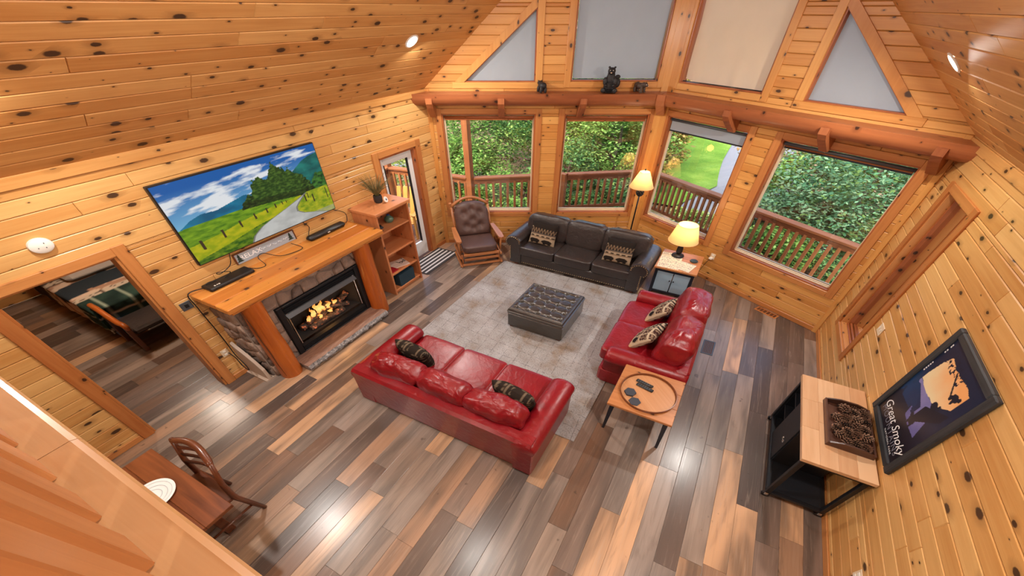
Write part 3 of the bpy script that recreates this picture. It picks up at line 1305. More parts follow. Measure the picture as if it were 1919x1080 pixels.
# ================================================================ red loveseat
QX0, QX1, QY0, QY1 = 3.56, 4.52, 2.97, 4.50
s = thing('red_loveseat', 'red leather loveseat with two tall back cushions beside the end table', 'sofa', ((QX0 + QX1) / 2, (QY0 + QY1) / 2, 0))
g = G()
g.box(QX1 - .16, QY0 + .06, .03, QX1 - .02, QY1 - .06, .62, .03)
g.build('back_panel', rl, s)
roll_arm(s, QY0, QY0 + .23, QX0 + .1, QX1 - .02, .60, rl, 'x')
roll_arm(s, QY1 - .21, QY1, QX0 + .08, QX1 - .02, .60, rl, 'x')
g = G()
g.box(QX0 + .06, QY0 + .02, .04, QX1 - .1, QY1 - .06, .28, .025)
g.build('seat_rail', rl, s)
cw = (QY1 - QY0 - .42) / 2
for i in range(2):
    cy = QY0 + .22 + cw * (i + .5)
    cushion('seat_cushion', (QX0 + .37, cy, .37), (.37, cw / 2 + .008 + (.04 if i == 0 else 0), .10), rl, s, .24, .18, amp=.014, freq=9)
    T = Matrix.Rotation(R(14), 4, 'Y') @ Matrix.Rotation(R((-3, 4)[i]), 4, 'Z')
    cushion('back_cushion', (QX1 - .24, cy + (-.02, .05)[i], .70), (.17, cw / 2 + .06, .275), rl, s, .62, .42, T=T, amp=.022, freq=8, nu=72, nv=40)
gp = 'cabin patchwork pillows on the loveseat'
pillow('throw_pillow', 'tan patchwork pillow on the loveseat, nearer the window walls', frame((4.00, 4.08, .60), (.22, 1, 0), (.55, -.10, .8)), (.42, .36), .14, lambda u, v: patch_cloth(u, v), gp)
pillow('throw_pillow', 'tan patchwork pillow on the loveseat, nearer the end table', frame((3.97, 3.50, .59), (.22, 1, 0), (.55, -.10, .8)), (.42, .36), .14, lambda u, v: patch_cloth(u, v), gp)

# ================================================================ tufted ottoman
OX0, OX1, OY0, OY1 = 2.24, 3.02, 3.40, 4.17
s = thing('tufted_ottoman', 'square dark leather storage ottoman with button-tufted lid on the rug', 'ottoman', ((OX0 + OX1) / 2, (OY0 + OY1) / 2, .02))
gl_ = M['grey_leather']
g = G()
g.box(OX0 + .01, OY0 + .01, .05, OX1 - .01, OY1 - .01, .31, .012)
g.build('body', gl_, s)
g = G()
g.box(OX0, OY0, .318, OX1, OY1, .375, .018)
g.build('lid', gl_, s)


def tuft(u, v):
    x, y = OX0 + .012 + (OX1 - OX0 - .024) * u, OY0 + .012 + (OY1 - OY0 - .024) * v
    e = min(u, 1 - u, v, 1 - v)
    k = min(1, e / .045) ** .5
    h = .045 * k
    nb = 5
    a, b = u * nb - .5, v * nb - .5
    # dimples at the buttons and soft valleys along the rows
    iu, iv = round(a), round(b)
    du, dv = a - iu, b - iv
    if .06 < u < .94 and .06 < v < .94:
        h -= .030 * math.exp(-(du * du + dv * dv) / .035)
        h -= .018 * math.exp(-(dv * dv) / .012)
        h -= .005 * math.exp(-(du * du) / .01)
    return V(x, y, .372 + h)


g = G()
g.grid(tuft, 90, 90)
top = g.build('tufted_top', gl_, s, smooth=True)
bm_ = G()
bm_.blob((0, 0, 0), (.013, .013, .007), nu=8, nv=5)
me_b = bm_.mesh('button', gl_, (0, 0, 0), True)
for i in range(1, 5 + 1):
    for j in range(1, 5 + 1):
        place(me_b, 'button', (OX0 + .012 + (OX1 - OX0 - .024) * (i - .5) / 5, OY0 + .012 + (OY1 - OY0 - .024) * (j - .5) / 5, .378), s)
for fx in (OX0 + .06, OX1 - .06):
    for fy in (OY0 + .06, OY1 - .06):
        g = G()
        g.box(fx - .03, fy - .03, .02, fx + .03, fy + .03, .05, .004)
        g.build('foot', M['darkwood'], s)

# ================================================================ area rug
def rug_mat():
    t = NT('distressed_rug', .95, .1)
    o = t.gen()
    n1 = t.noise(o, 2.2, 4, .6)
    n2 = t.noise(o, 38, 3, .7)
    n3 = t.noise(o, 150, 2, .6)
    n4 = t.noise(o, 75, 3, .7)
    c = t.ramp(n1, [(.34, srgb(180, 180, 182)), (.54, srgb(160, 157, 155)), (.70, srgb(142, 124, 106))])
    c = t.mix(t.math('MULTIPLY', t.step(n4, .50, .66), .7), c, srgb(84, 79, 78))
    c = t.mix(t.math('MULTIPLY', t.step(n2, .56, .72), .35), c, srgb(112, 104, 98))
    c = t.mix(t.math('MULTIPLY', t.step(n3, .56, .7), .4), c, srgb(206, 204, 203))
    # worn lattice lines
    sx = t.new('ShaderNodeSeparateXYZ')
    t.link(o, sx.inputs[0])
    wob = t.math('MULTIPLY', t.math('SUBTRACT', t.noise(o, 9, 3), .5), .025)
    ln = None
    for k in (0, 1):
        q = t.math('ADD', sx.outputs[k], wob)
        q = t.math('ABSOLUTE', t.math('SUBTRACT', t.math('FRACT', t.math('MULTIPLY', q, 5.2)), .5))
        m = t.math('SUBTRACT', 1.0, t.step(q, .006, .035))
        ln = m if ln is None else t.math('MAXIMUM', ln, m)
    ln = t.math('MULTIPLY', ln, t.step(t.noise(o, 30, 3), .38, .6))
    c = t.mix(t.math('MULTIPLY', ln, .65), c, srgb(78, 74, 74))
    t.color(c)
    t.bump(t.noise(o, 260, 2), .5, .004)
    return t.mat


g = G()
g.box(1.30, 2.05, .001, 3.74, 5.02, .014, .005)
o = g.build('area_rug', rug_mat(), base=(2.52, 3.5, 0))
tag(o, 'grey distressed area rug with a faint dark lattice under the ottoman', 'rug')

# ================================================================ glider chair
s = thing('glider_chair', 'oak glider chair with brown tufted cushions by the porch door', 'chair', (.88, 4.88, 0))
GT = RZ(45, (.88, 4.88, 0))        # its front faces local -Y
ok = M['oak']


def gbox(name, *a, b=.006, mat=None, T=GT):
    g = G(T)
    g.box(*a, b)
    return g.build(name, mat or ok, s)


cush = M['glider_cloth']
g = G(GT)
sd = 3.3
g.blob((0, -.02, .40), (.275, .27, .075), .35, .3, 36, 16, fn=lambda p: puff(p, None, .008, 6, sd))
g.build('seat_cushion', cush, s, smooth=True)


def back_cushion(u, v):
    a, b = 2 * u - 1, v
    half = .275 * (1 - .35 * max(0, b - .7) ** 1.2 / .3)
    if b > .86:
        half = .275 * math.sqrt(max(0, 1 - ((b - .72) / .29) ** 2)) * 1.0 + .02
    x = a * half
    z = .46 + b * .62
    k = max(0.0, (1 - abs(a) ** 3.5) * (1 - abs(2 * b - 1) ** 5)) ** .5
    t_ = .085 * k
    for (bx, bz) in ((-.42, .30), (.42, .30), (0, .48), (-.45, .68), (.45, .68), (0, .22), (0, .78)):
        dd = ((a - bx) * .8) ** 2 + ((b - bz) * 1.3) ** 2
        t_ -= .045 * math.exp(-dd / .022) * k
    return x, z, t_


g = G(GT)
lean = .36
def bc(u, v, sgn):
    x, z, t_ = back_cushion(u, v)
    return V(x, .20 + (z - .46) * lean - sgn * (t_ if sgn > 0 else .03), z + sgn * t_ * .3)
g.grid(lambda u, v: bc(u, v, 1), 40, 40)
g.grid(lambda u, v: bc(1 - u, v, -1), 12, 12)
g.build('back_cushion', cush, s, smooth=True)
# curved crest rail, posts with finials
g = G(GT)
pts = []
for k in range(13):
    a = -1 + 2 * k / 12
    zz = .98 + .145 * (1 - a * a)
    pts.append(V(a * .30, .27 + (zz - .46) * lean, zz))
g.tube(pts, [.028] * 13, 8)
g.build('crest_rail', ok, s, smooth=True)
for sx_ in (-1, 1):
    g = G(GT)
    g.tube([(sx_ * .29, .22, .30), (sx_ * .30, .27 + .18, .98)], .02, 10)
    g.blob((sx_ * .305, .27 + .215, 1.035), (.028, .028, .03), nu=10, nv=8)
    g.blob((sx_ * .303, .27 + .20, .995), (.022, .022, .014), nu=10, nv=6)
    g.build('back_post', ok, s, smooth=True)
    # padded arm and its support
    g = G(GT)
    g.add([V(sx_ * x, y, z) for z in (.585, .62) for (x, y) in ((.29, .30), (.355, .30), (.385, -.10), (.375, -.26), (.335, -.29), (.295, -.26), (.29, -.10))],
          [tuple(range(7))[::-1], tuple(range(7, 14))] + [(i, (i + 1) % 7, 7 + (i + 1) % 7, 7 + i) for i in range(7)])
    g.build('arm', ok, s, auto=40)
    g = G(GT)
    g.tube([(sx_ * .33, -.18, .30), (sx_ * .345, -.20, .59)], .018, 8)
    g.build('arm_support', ok, s, smooth=True)
    g = G(GT)
    g.tube([(sx_ * .33, .12, .30), (sx_ * .33, .14, .59)], .018, 8)
    g.build('arm_support', ok, s, smooth=True)
    g = G(GT)
    g.box(sx_ * .33 - .02, -.26, .02, sx_ * .33 + .02, .30, .065, .01)
    g.box(sx_ * .33 - .018, -.24, .20, sx_ * .33 + .018, .28, .25, .008)
    g.build('glider_rail', ok, s)
    g = G(GT)
    g.tube([(sx_ * .30, -.20, .06), (sx_ * .30, -.20, .28)], .014, 8)
    g.tube([(sx_ * .30, .22, .06), (sx_ * .30, .22, .28)], .014, 8)
    g.build('swing_link', ok, s, smooth=True)
gbox('front_rail', -.29, -.29, .27, .29, -.255, .325)
gbox('front_stretcher', -.31, -.25, .03, .31, -.215, .075)
gbox('rear_stretcher', -.31, .24, .03, .31, .275, .075)
gbox('seat_frame', -.27, -.26, .27, .27, .26, .31)
gbox('lower_rail', -.28, -.27, .16, .28, -.245, .215)
for k in range(5):
    xx = -.2 + .1 * k
    g = G(GT)
    g.tube([(xx, .24, .33), (xx, .27 + .17, .95)], .011, 8)
    g.build('spindle', ok, s, smooth=True)
# ================================================================ fireplace
FY0, FY1 = 1.30, 3.06          # stone surround
FXF = .40                      # face of the surround
s = thing('stone_fireplace', 'stone fireplace with log posts and a thick pine mantel under the television', 'fireplace', (0.2, (FY0 + FY1) / 2, 0))


def stone_mat():
    t = NT('fieldstone', .75, .3)
    o = t.gen()
    oi = t.new('ShaderNodeObjectInfo')
    n1 = t.noise(o, 9, 4, .65, .6)
    n2 = t.noise(o, 40, 3, .6)
    tone = t.math('ADD', t.math('MULTIPLY', n1, .7), t.math('MULTIPLY', oi.outputs['Random'], .45))
    c = t.ramp(tone, [(.25, srgb(92, 82, 78)), (.5, srgb(132, 114, 104)), (.75, srgb(160, 136, 120)), (.95, srgb(176, 164, 156))])
    t.color(c)
    t.bump(t.math('ADD', n1, t.math('MULTIPLY', n2, .4)), .8, .02)
    return t.mat


M['stone'] = stone_mat()
M['mortar'] = plain('mortar', srgb(146, 132, 122), .9, bumpy=.6, bscale=60)
g = G()
bx = (1.66, 2.84, .10, .97)    # firebox opening y0 y1 z0 z1
g.box(0, FY0, 0, FXF - .02, bx[0], 1.33)
g.box(0, bx[1], 0, FXF - .02, FY1, 1.33)
g.box(0, bx[0], bx[3], FXF - .02, bx[1], 1.33)
g.box(0, bx[0], 0, FXF - .02, bx[1], bx[2])
g.build('surround', M['mortar'], s)


def voronoi(x0, x1, y0, y1, nx, ny, seed):
    r = random.Random(seed)
    pts = [(x0 + (i + .5 + r.uniform(-.38, .38) + (.5 if j % 2 else 0) * .6) * (x1 - x0) / nx, y0 + (j + .5 + r.uniform(-.36, .36)) * (y1 - y0) / ny) for i in range(nx) for j in range(ny)]
    out = []
    for i, p in enumerate(pts):
        poly = [(x0, y0), (x1, y0), (x1, y1), (x0, y1)]
        for j, q in enumerate(pts):
            if i == j or (abs(p[0] - q[0]) + abs(p[1] - q[1])) > 1.2:
                continue
            mx, my = (p[0] + q[0]) / 2, (p[1] + q[1]) / 2
            dx, dy = q[0] - p[0], q[1] - p[1]
            np_ = []
            for k in range(len(poly)):
                a, b = poly[k], poly[(k + 1) % len(poly)]
                da = (a[0] - mx) * dx + (a[1] - my) * dy
                db = (b[0] - mx) * dx + (b[1] - my) * dy
                if da <= 0:
                    np_.append(a)
                if da * db < 0:
                    f = da / (da - db)
                    np_.append((a[0] + (b[0] - a[0]) * f, a[1] + (b[1] - a[1]) * f))
            poly = np_
            if len(poly) < 3:
                break
        if len(poly) >= 3:
            out.append(poly)
    return out


def stones(pl, x0, x1, y0, y1, nx, ny, seed):
    r = random.Random(seed)
    for poly in voronoi(x0, x1, y0, y1, nx, ny, seed):
        cx = sum(p[0] for p in poly) / len(poly)
        cy = sum(p[1] for p in poly) / len(poly)
        h = r.uniform(.018, .045)
        def sc(k):
            return [(cx + (p[0] - cx) * k, cy + (p[1] - cy) * k) for p in poly]
        n = len(poly)
        vv = [pl.P(a, b, -.005) for a, b in sc(.93)] + [pl.P(a, b, h * .65) for a, b in sc(.88)] + [pl.P(a, b, h + r.uniform(-.004, .006)) for a, b in sc(.62)]
        F = [(k, (k + 1) % n, n + (k + 1) % n, n + k) for k in range(n)] + [(n + k, n + (k + 1) % n, 2 * n + (k + 1) % n, 2 * n + k) for k in range(n)] + [tuple(range(2 * n, 3 * n))]
        g = G()
        g.add(vv, F)
        g.build('stone', M['stone'], s, auto=60)


pf = Plane((FXF - .02, 0, 0), (0, 1, 0), (0, 0, 1), (1, 0, 0))
stones(pf, FY0, FY1, .97, 1.32, 9, 2, 5)
stones(pf, FY0, 1.66, 0.0, .97, 2, 5, 6)
stones(pf, 2.84, FY1, 0.0, .97, 2, 6, 7)
ps = Plane((0, FY0, 0), (1, 0, 0), (0, 0, 1), (0, -1, 0))
stones(ps, 0, FXF - .02, 0, 1.32, 3, 8, 8)
pn = Plane((0, FY1, 0), (1, 0, 0), (0, 0, 1), (0, 1, 0))
stones(pn, 0, FXF - .02, 0, 1.32, 3, 8, 9)
# log posts
for yy, sd in ((1.44, 1.0), (2.93, 5.0)):
    g = G()
    pts, rr = [], []
    for k in range(15):
        z = .0 + 1.33 * k / 14
        pts.append(V(.475 + .012 * noise.noise(V(z * 2, sd, 0)), yy + .012 * noise.noise(V(sd, z * 2, 3)), z))
        rr.append(.118 - .012 * (z / 1.33) + .006 * noise.noise(V(z * 3, sd, 7)))
    g.tube(pts, rr, 20)
    po = g.build('log_post', M['logpost'], s, auto=60)
    if yy < 2:
        g = G()
        ck = [V(.475 + .117 * math.cos(a), yy + .117 * math.sin(a), z) for z, a in ((1.28, -1.25), (1.0, -1.18), (.75, -1.22), (.5, -1.1), (.3, -1.12), (.06, -1.02))]
        g.tube(ck, [.003, .006, .006, .007, .006, .002], 5)
        g.build('drying_crack', M['backing'], po)
# mantel planks
for i, (a, b) in enumerate(((0.0, .21), (.21, .41), (.41, .60))):
    g = G()
    g.box(a + .001, 1.20, 1.35, b - .001, 3.24, 1.42, .008)
    g.build('mantel_plank', M['mantel'], s)
g = G()
g.box(.02, 1.23, 1.31, .575, 3.21, 1.35, .006)
g.build('mantel_moulding', M['mantel'], s)
# firebox
fb = G()
y0, y1, z0, z1 = bx
fb.box(FXF - .06, y0, z0, FXF + .02, y0 + .07, z1, .006)
fb.box(FXF - .06, y1 - .07, z0, FXF + .02, y1, z1, .006)
fb.box(FXF - .06, y0 + .07, z1 - .035, FXF + .02, y1 - .07, z1, .006)
fb.box(FXF - .06, y0 + .07, z0, FXF + .02, y1 - .07, z0 + .02, .006)
fbo = fb.build('firebox_frame', M['satin_black'], s)
for k in range(3):
    for zb in (z1 - .065, z0 + .05):
        g = G()
        zz = zb - k * .028 if zb > .5 else zb + k * .028
        g.add([V(FXF - .03, y0 + .08, zz + .012), V(FXF + .014, y0 + .08, zz - .008), V(FXF + .014, y0 + .08, zz - .013), V(FXF - .03, y0 + .08, zz + .005),
               V(FXF - .03, y1 - .08, zz + .012), V(FXF + .014, y1 - .08, zz - .008), V(FXF + .014, y1 - .08, zz - .013), V(FXF - .03, y1 - .08, zz + .005)],
              [(0, 1, 2, 3), (4, 7, 6, 5), (0, 4, 5, 1), (1, 5, 6, 2), (2, 6, 7, 3), (3, 7, 4, 0)])
        g.build('louver', M['satin_black'], s)
g = G()
g.add([V(FXF - .02, y0 + .08, z1 - .15), V(FXF + .03, y0 + .08, z1 - .215), V(FXF + .025, y0 + .08, z1 - .22), V(FXF - .03, y0 + .08, z1 - .155),
       V(FXF - .02, y1 - .08, z1 - .15), V(FXF + .03, y1 - .08, z1 - .215), V(FXF + .025, y1 - .08, z1 - .22), V(FXF - .03, y1 - .08, z1 - .155)],
      [(0, 1, 2, 3), (4, 7, 6, 5), (0, 4, 5, 1), (1, 5, 6, 2), (2, 6, 7, 3), (3, 7, 4, 0)])
g.build('hood', M['charcoal'], s)
M['firebrick'] = plain('sooty_lining', srgb(50, 46, 44), .9, bumpy=.5, bscale=50)
g = G()
zi0, zi1 = z0 + .14, z1 - .15
g.quad((FXF - .32, y0 + .16, zi0), (FXF - .32, y1 - .16, zi0), (FXF - .32, y1 - .16, zi1), (FXF - .32, y0 + .16, zi1))
g.quad((FXF - .05, y0 + .09, zi0), (FXF - .32, y0 + .16, zi0), (FXF - .32, y0 + .16, zi1), (FXF - .05, y0 + .09, zi1))
g.quad((FXF - .05, y1 - .09, zi0), (FXF - .32, y1 - .16, zi0), (FXF - .32, y1 - .16, zi1), (FXF - .05, y1 - .09, zi1))
g.quad((FXF - .05, y0 + .09, zi0), (FXF - .05, y1 - .09, zi0), (FXF - .32, y1 - .16, zi0), (FXF - .32, y0 + .16, zi0))
g.quad((FXF - .05, y0 + .09, zi1), (FXF - .05, y1 - .09, zi1), (FXF - .32, y1 - .16, zi1), (FXF - .32, y0 + .16, zi1))
g.build('firebox_lining', M['firebrick'], s)
for yy in (y0 + .10, y1 - .10):
    g = G()
    g.box(FXF - .02, yy - .006, zi0, FXF - .008, yy + .006, zi1, .002)
    g.build('glass_clip', M['chrome'], s)
M['ember_log'] = NT('charred_log', .9)
_t = M['ember_log']
_n = _t.noise(_t.gen(), 16, 4, .7)
_t.color(_t.ramp(_n, [(.35, srgb(28, 22, 20)), (.6, srgb(96, 82, 74)), (.75, srgb(170, 160, 150))]))
_t.link(_t.ramp(_n, [(.55, (0, 0, 0, 1)), (.68, (1.0, .16, .02, 1))]), _t.p.inputs['Emission Color'])
_t.p.inputs['Emission Strength'].default_value = .5
M['ember_log'] = _t.mat
lr_ = random.Random(4)
for (ya, xa, za, yb, xb, zb, r_) in ((1.92, .20, .30, 2.58, .16, .32, .05), (1.98, .28, .29, 2.5, .30, .29, .045), (2.0, .25, .36, 2.42, .18, .45, .038), (2.62, .27, .30, 2.2, .17, .43, .036), (2.55, .14, .30, 2.70, .20, .44, .045)):
    g = G()
    P0, P1 = V(xa, ya, za), V(xb, yb, zb)
    pts = [P0 + (P1 - P0) * (k / 6) for k in range(7)]
    g.tube(pts, [r_ * (1 + .12 * noise.noise(V(k, ya * 9, 0))) for k in range(7)], 10)
    g.build('fire_log', M['ember_log'], s, auto=60)
M['flame'] = NT('flame')
_t = M['flame']
_ge = _t.new('ShaderNodeTexCoord').outputs['Generated']
_sz = _t.new('ShaderNodeSeparateXYZ')
_t.link(_ge, _sz.inputs[0])
_t.color((0, 0, 0, 1))
_t.link(_t.ramp(_sz.outputs[2], [(.0, (1, .28, .05, 1)), (.35, (1, .55, .16, 1)), (.7, (1, .34, .06, 1)), (1, (.6, .1, .02, 1))]), _t.p.inputs['Emission Color'])
_t.p.inputs['Emission Strength'].default_value = 1.0
M['flame'] = _t.mat
for (fy, fx, fz, h, w) in ((2.12, .23, .40, .17, .030), (2.19, .24, .42, .23, .034), (2.27, .22, .40, .21, .034), (2.36, .24, .40, .13, .026), (2.04, .25, .39, .10, .024), (2.46, .23, .40, .09, .022), (2.16, .29, .37, .08, .02), (2.33, .29, .36, .07, .018)):
    g = G()
    pts = [V(fx + .012 * math.sin(k * 1.3 + fy * 9), fy + .022 * math.sin(k * 1.1 + fy * 20), fz + h * k / 7) for k in range(8)]
    rr = [w * q for q in (.55, .95, 1.0, .85, .6, .4, .2, .02)]
    g.tube(pts, rr, 10)
    g.build('flame', M['flame'], s, smooth=True)
fl_ = bpy.data.lights.new('fire_glow', 'POINT')
fl_.energy = 2
fl_.color = (1, .45, .12)
fl_.shadow_soft_size = .1
flo = bpy.data.objects.new('fire_glow', fl_)
COL.objects.link(flo)
flo.parent = s
flo.location = W(V(.32, 2.25, .5) - BASE[s.name])
# hearth slab with a rough broken front edge
def slab(name, x0, x1, y0, y1, z0, z1, mats, parent, seed):
    g = G()
    n = 36
    top, bot = [], []
    for k in range(n + 1):
        yy = y0 + (y1 - y0) * k / n
        top.append(V(x1 + .018 * noise.noise(V(k * .7, seed, 0)), yy, z1))
        bot.append(V(x1 + .022 + .03 * noise.noise(V(k * .9, seed, 4)), yy, z0 + .02))
    mid = [V((a.x + b.x) / 2 + .02 + .02 * noise.noise(V(k * 1.7, seed, 9)), a.y, (a.z + b.z) / 2) for k, (a, b) in enumerate(zip(top, bot))]
    back = [V(x0, t.y, z1) for t in top]
    backb = [V(x0, t.y, z0) for t in top]
    vv = back + top + mid + bot + backb
    m = n + 1
    F = []
    for r_ in range(4):
        F += [(r_ * m + k, r_ * m + k + 1, (r_ + 1) * m + k + 1, (r_ + 1) * m + k) for k in range(n)]
    F += [(0, m, 2 * m, 3 * m, 4 * m), (n, m + n, 2 * m + n, 3 * m + n, 4 * m + n)]
    g.add(vv, F)
    g.mi = [0] * n + [1] * (3 * n) + [1, 1]
    return g.build(name, mats, parent, auto=25)


M['hearth_top'] = NT('hearth_flagstone', .6, .4)
_t = M['hearth_top']
_n = _t.noise(_t.vmul(_t.gen(), (6, 1.4, 2)), 3, 4, .6, .5)
_t.color(_t.ramp(_n, [(.3, srgb(120, 92, 80)), (.55, srgb(152, 120, 104)), (.75, srgb(178, 150, 132))]))
_t.bump(_n, .3, .01)
M['hearth_top'] = _t.mat
M['hearth_edge'] = NT('broken_stone_edge', .5, .4)
_t = M['hearth_edge']
_n = _t.noise(_t.gen(), 26, 4, .7)
_t.color(_t.ramp(_n, [(.35, srgb(84, 80, 80)), (.55, srgb(150, 146, 144)), (.7, srgb(206, 202, 198))]))
_t.bump(_n, .9, .02)
M['hearth_edge'] = _t.mat
slab('hearth_slab', FXF + .01, .66, 1.55, 2.87, .0, .10, [M['hearth_top'], M['hearth_edge']], s, 3.0)
M['limestone'] = plain('pale_limestone', srgb(190, 172, 156), .7, bumpy=.5, bscale=30)
g = G()
g.prism([(.02, FY0 - .05, 0.02), (.38, FY0 - .05, 0.02), (.365, FY0 - .05, .20), (.28, FY0 - .05, .33), (.2, FY0 - .05, .42), (.03, FY0 - .05, .58)], (0, -.035, 0))
g.prism([(.0, FY0 - .12, 0), (.38, FY0 - .12, 0), (.38, FY0 - .0, 0), (0, FY0 - .0, 0)], (0, 0, .02))
g.build('side_flagstone', M['limestone'], s)

# ================================================================ television
TY0, TY1, TZ0, TZ1 = 1.42, 3.09, 1.705, 2.645


def mixc(a, b, t):
    t = max(0, min(1, t))
    return tuple(x + (y - x) * t for x, y in zip(a, b))


def nz(x, y, s_=0.0, o=4):
    return noise.fractal(Vector((x, y, s_)), 1.0, 2.0, o)


def pw(pts, x):
    if x <= pts[0][0]:
        return pts[0][1]
    for (a, b), (c, d) in zip(pts, pts[1:]):
        if x <= c:
            return b + (d - b) * (x - a) / (c - a)
    return pts[-1][1]


def tv_pic(u, v):
    # sky and clouds
    sky_ = mixc(srgb(126, 190, 226), srgb(14, 96, 176), (v - .45) * 2.2)
    cl = -.06 + nz(u * 4.2 + v * 2, v * 11 - u * 2.6, 2.2, 6) + .25 * math.exp(-((v - .74) / .14) ** 2) + .2 * math.exp(-((v - .56) / .08) ** 2) - (.25 if u > .6 and v > .9 else 0)
    c = mixc(sky_, srgb(240, 244, 248), (cl - .02) * 2.4)
    # far mountains
    ml = pw([(0, .46), (.08, .54), (.15, .575), (.24, .56), (.34, .60), (.42, .63), (.5, .6)], u)
    if u < .5 and v < ml:
        c = mixc(srgb(10, 92, 128), srgb(20, 128, 164), nz(u * 8, v * 8, 5) + .4)
    mr = pw([(.72, .66), (.80, .74), (.87, .82), (.93, .86), (1, .88)], u)
    if u > .70 and v < mr:
        c = mixc(srgb(10, 84, 84), srgb(30, 130, 120), nz(u * 9, v * 9, 6) + .45)
    # near trees on the far right
    tr2 = pw([(.86, .36), (.90, .54), (.95, .62), (1, .60)], u) + .02 * nz(u * 40, 3)
    if u > .86 and v < tr2:
        c = mixc(srgb(16, 60, 30), srgb(70, 130, 50), nz(u * 30, v * 30, 7) + .5)
    # field
    fieldtop = pw([(0, .47), (.2, .475), (.4, .47), (.6, .44), (.78, .395), (1, .38)], u)
    fence = pw([(0, .24), (.2, .28), (.4, .34), (.6, .37), (.8, .38)], u)
    if v < fieldtop:
        c = mixc(srgb(70, 120, 24), srgb(136, 176, 36), nz(u * 14, v * 26, 8) * .8 + .5)
        if v < fence:
            c = mixc(srgb(150, 168, 20), srgb(196, 190, 30), nz(u * 16, v * 16, 9) + .5)
        if v < fence - .09 - .10 * (1 - u):
            c = mixc(srgb(40, 92, 20), srgb(120, 150, 30), nz(u * 22, v * 22, 10) + .45)
    # tree clump
    tt = pw([(.37, .44), (.40, .56), (.44, .60), (.47, .60), (.49, .72), (.53, .79), (.57, .76), (.60, .72), (.63, .82), (.66, .92), (.68, .86), (.72, .80), (.76, .78), (.79, .68), (.83, .66), (.87, .56), (.89, .47), (.90, .40)], u) + .05 * nz(u * 44, v * 24, 1)
    if .37 < u < .91 and fieldtop - .02 < v < tt:
        sh = nz(u * 34, v * 40, 12, 5)
        base_ = srgb(20, 48, 18) if (u < .47 or u > .82) else srgb(32, 66, 22)
        c = mixc(base_, srgb(84, 120, 44), sh * 1.1 + .25)
        if v < fieldtop + .06:
            c = mixc(c, srgb(20, 34, 12), .6)
    # road
    le = pw([(0, .33), (.08, .36), (.16, .43), (.22, .53), (.28, .64), (.34, .74), (.39, .81)], v)
    re = pw([(0, .95), (.06, .86), (.12, .76), (.18, .715), (.24, .72), (.30, .755), (.36, .80), (.39, .82)], v)
    if v < .39 and le < u < re:
        c = mixc(srgb(176, 176, 172), srgb(206, 206, 202), nz(u * 7, v * 7, 13) + .5)
        if min(u - le, re - u) < .012:
            c = srgb(128, 126, 118)
    if u > .70 and re <= u and v < .40:
        c = mixc(srgb(120, 150, 26), srgb(190, 190, 40), nz(u * 20, v * 20, 15) + .5)
        if v < .08:
            c = mixc(c, srgb(170, 168, 150), .5)
    # fence posts
    for k in range(9):
        q = k / 8.0
        px = .07 + .60 * (1 - (1 - q) ** 1.9)
        pz = pw([(0, .20), (.2, .26), (.4, .32), (.6, .365), (.8, .38)], px)
        hh = .105 * (1 - q) + .02
        if abs(u - px - (v - pz) * -.02) < .0058 * (1 - q) + .002 and pz - hh * .5 < v < pz + hh * .5:
            c = srgb(64, 50, 34)
    for px, pz, hh in ((.80, .27, .1), (.86, .22, .12), (.825, .3, .08), (.975, .2, .17)):
        if abs(u - px) < .004 and pz < v < pz + hh:
            c = srgb(60, 50, 34)
    return c


s = thing('television', 'large flat television showing a country road, mounted above the mantel', 'television', (.05, (TY0 + TY1) / 2, TZ0))
g = G()
g.box(.021, TY0, TZ0, .066, TY1, TZ1, .006)
g.build('casing', M['black'], s)
M['screen'] = vcol('television_picture', .25, .55, .3)
_p = M['screen'].node_tree.nodes['Principled BSDF']
for l_ in list(M['screen'].node_tree.links):
    if l_.to_socket.name == 'Base Color':
        M['screen'].node_tree.links.remove(l_)
_p.inputs['Base Color'].default_value = (.01, .01, .01, 1)
g = G()
g.grid(lambda u, v: V(.0675, TY0 + .012 + (TY1 - TY0 - .024) * u, TZ0 + .014 + (TZ1 - TZ0 - .026) * v), 300, 170, tv_pic)
g.build('screen', M['screen'], s)
g = G()
g.box(.0165, 2.05, 2.0, .021, 2.5, 2.35, .001)
g.build('wall_bracket', M['satin_black'], s)

# ---- things on the mantel
MZ = 1.42
g = G()
g.box(.02, 1.33, MZ, .18, 1.80, MZ + .045, .012)
o = g.build('cable_box', M['black'], base=(.10, 1.58, MZ), auto=30)
tag(o, 'flat black cable box at the end of the mantel nearest the bedroom doorway', 'cable box')
g = G()
for k, (a, b) in enumerate(((1.40, .02), (1.425, .012), (1.445, .02))):
    g.box(.140 - b * .4, a - .006, MZ + .0452, .140 + b * .6, a + .008, MZ + .0458)
g.build('printed_mark', M['plastic'], o)
s = thing('sound_bar', 'black fabric sound bar on the mantel beneath the screen corner', 'sound bar', (.12, 2.86, MZ))
g = G()
pts = [(.12, 2.60 + .52 * k / 8, MZ + .038) for k in range(9)]
g.box(.03, 2.56, MZ + .001, .125, 3.12, MZ + .075, .028)
g.build('body', M['black'], s, auto=40)
g = G()
g.box(.122, 2.82, MZ + .03, .1265, 2.855, MZ + .042)
g.build('maker_plate', M['plastic'], s)

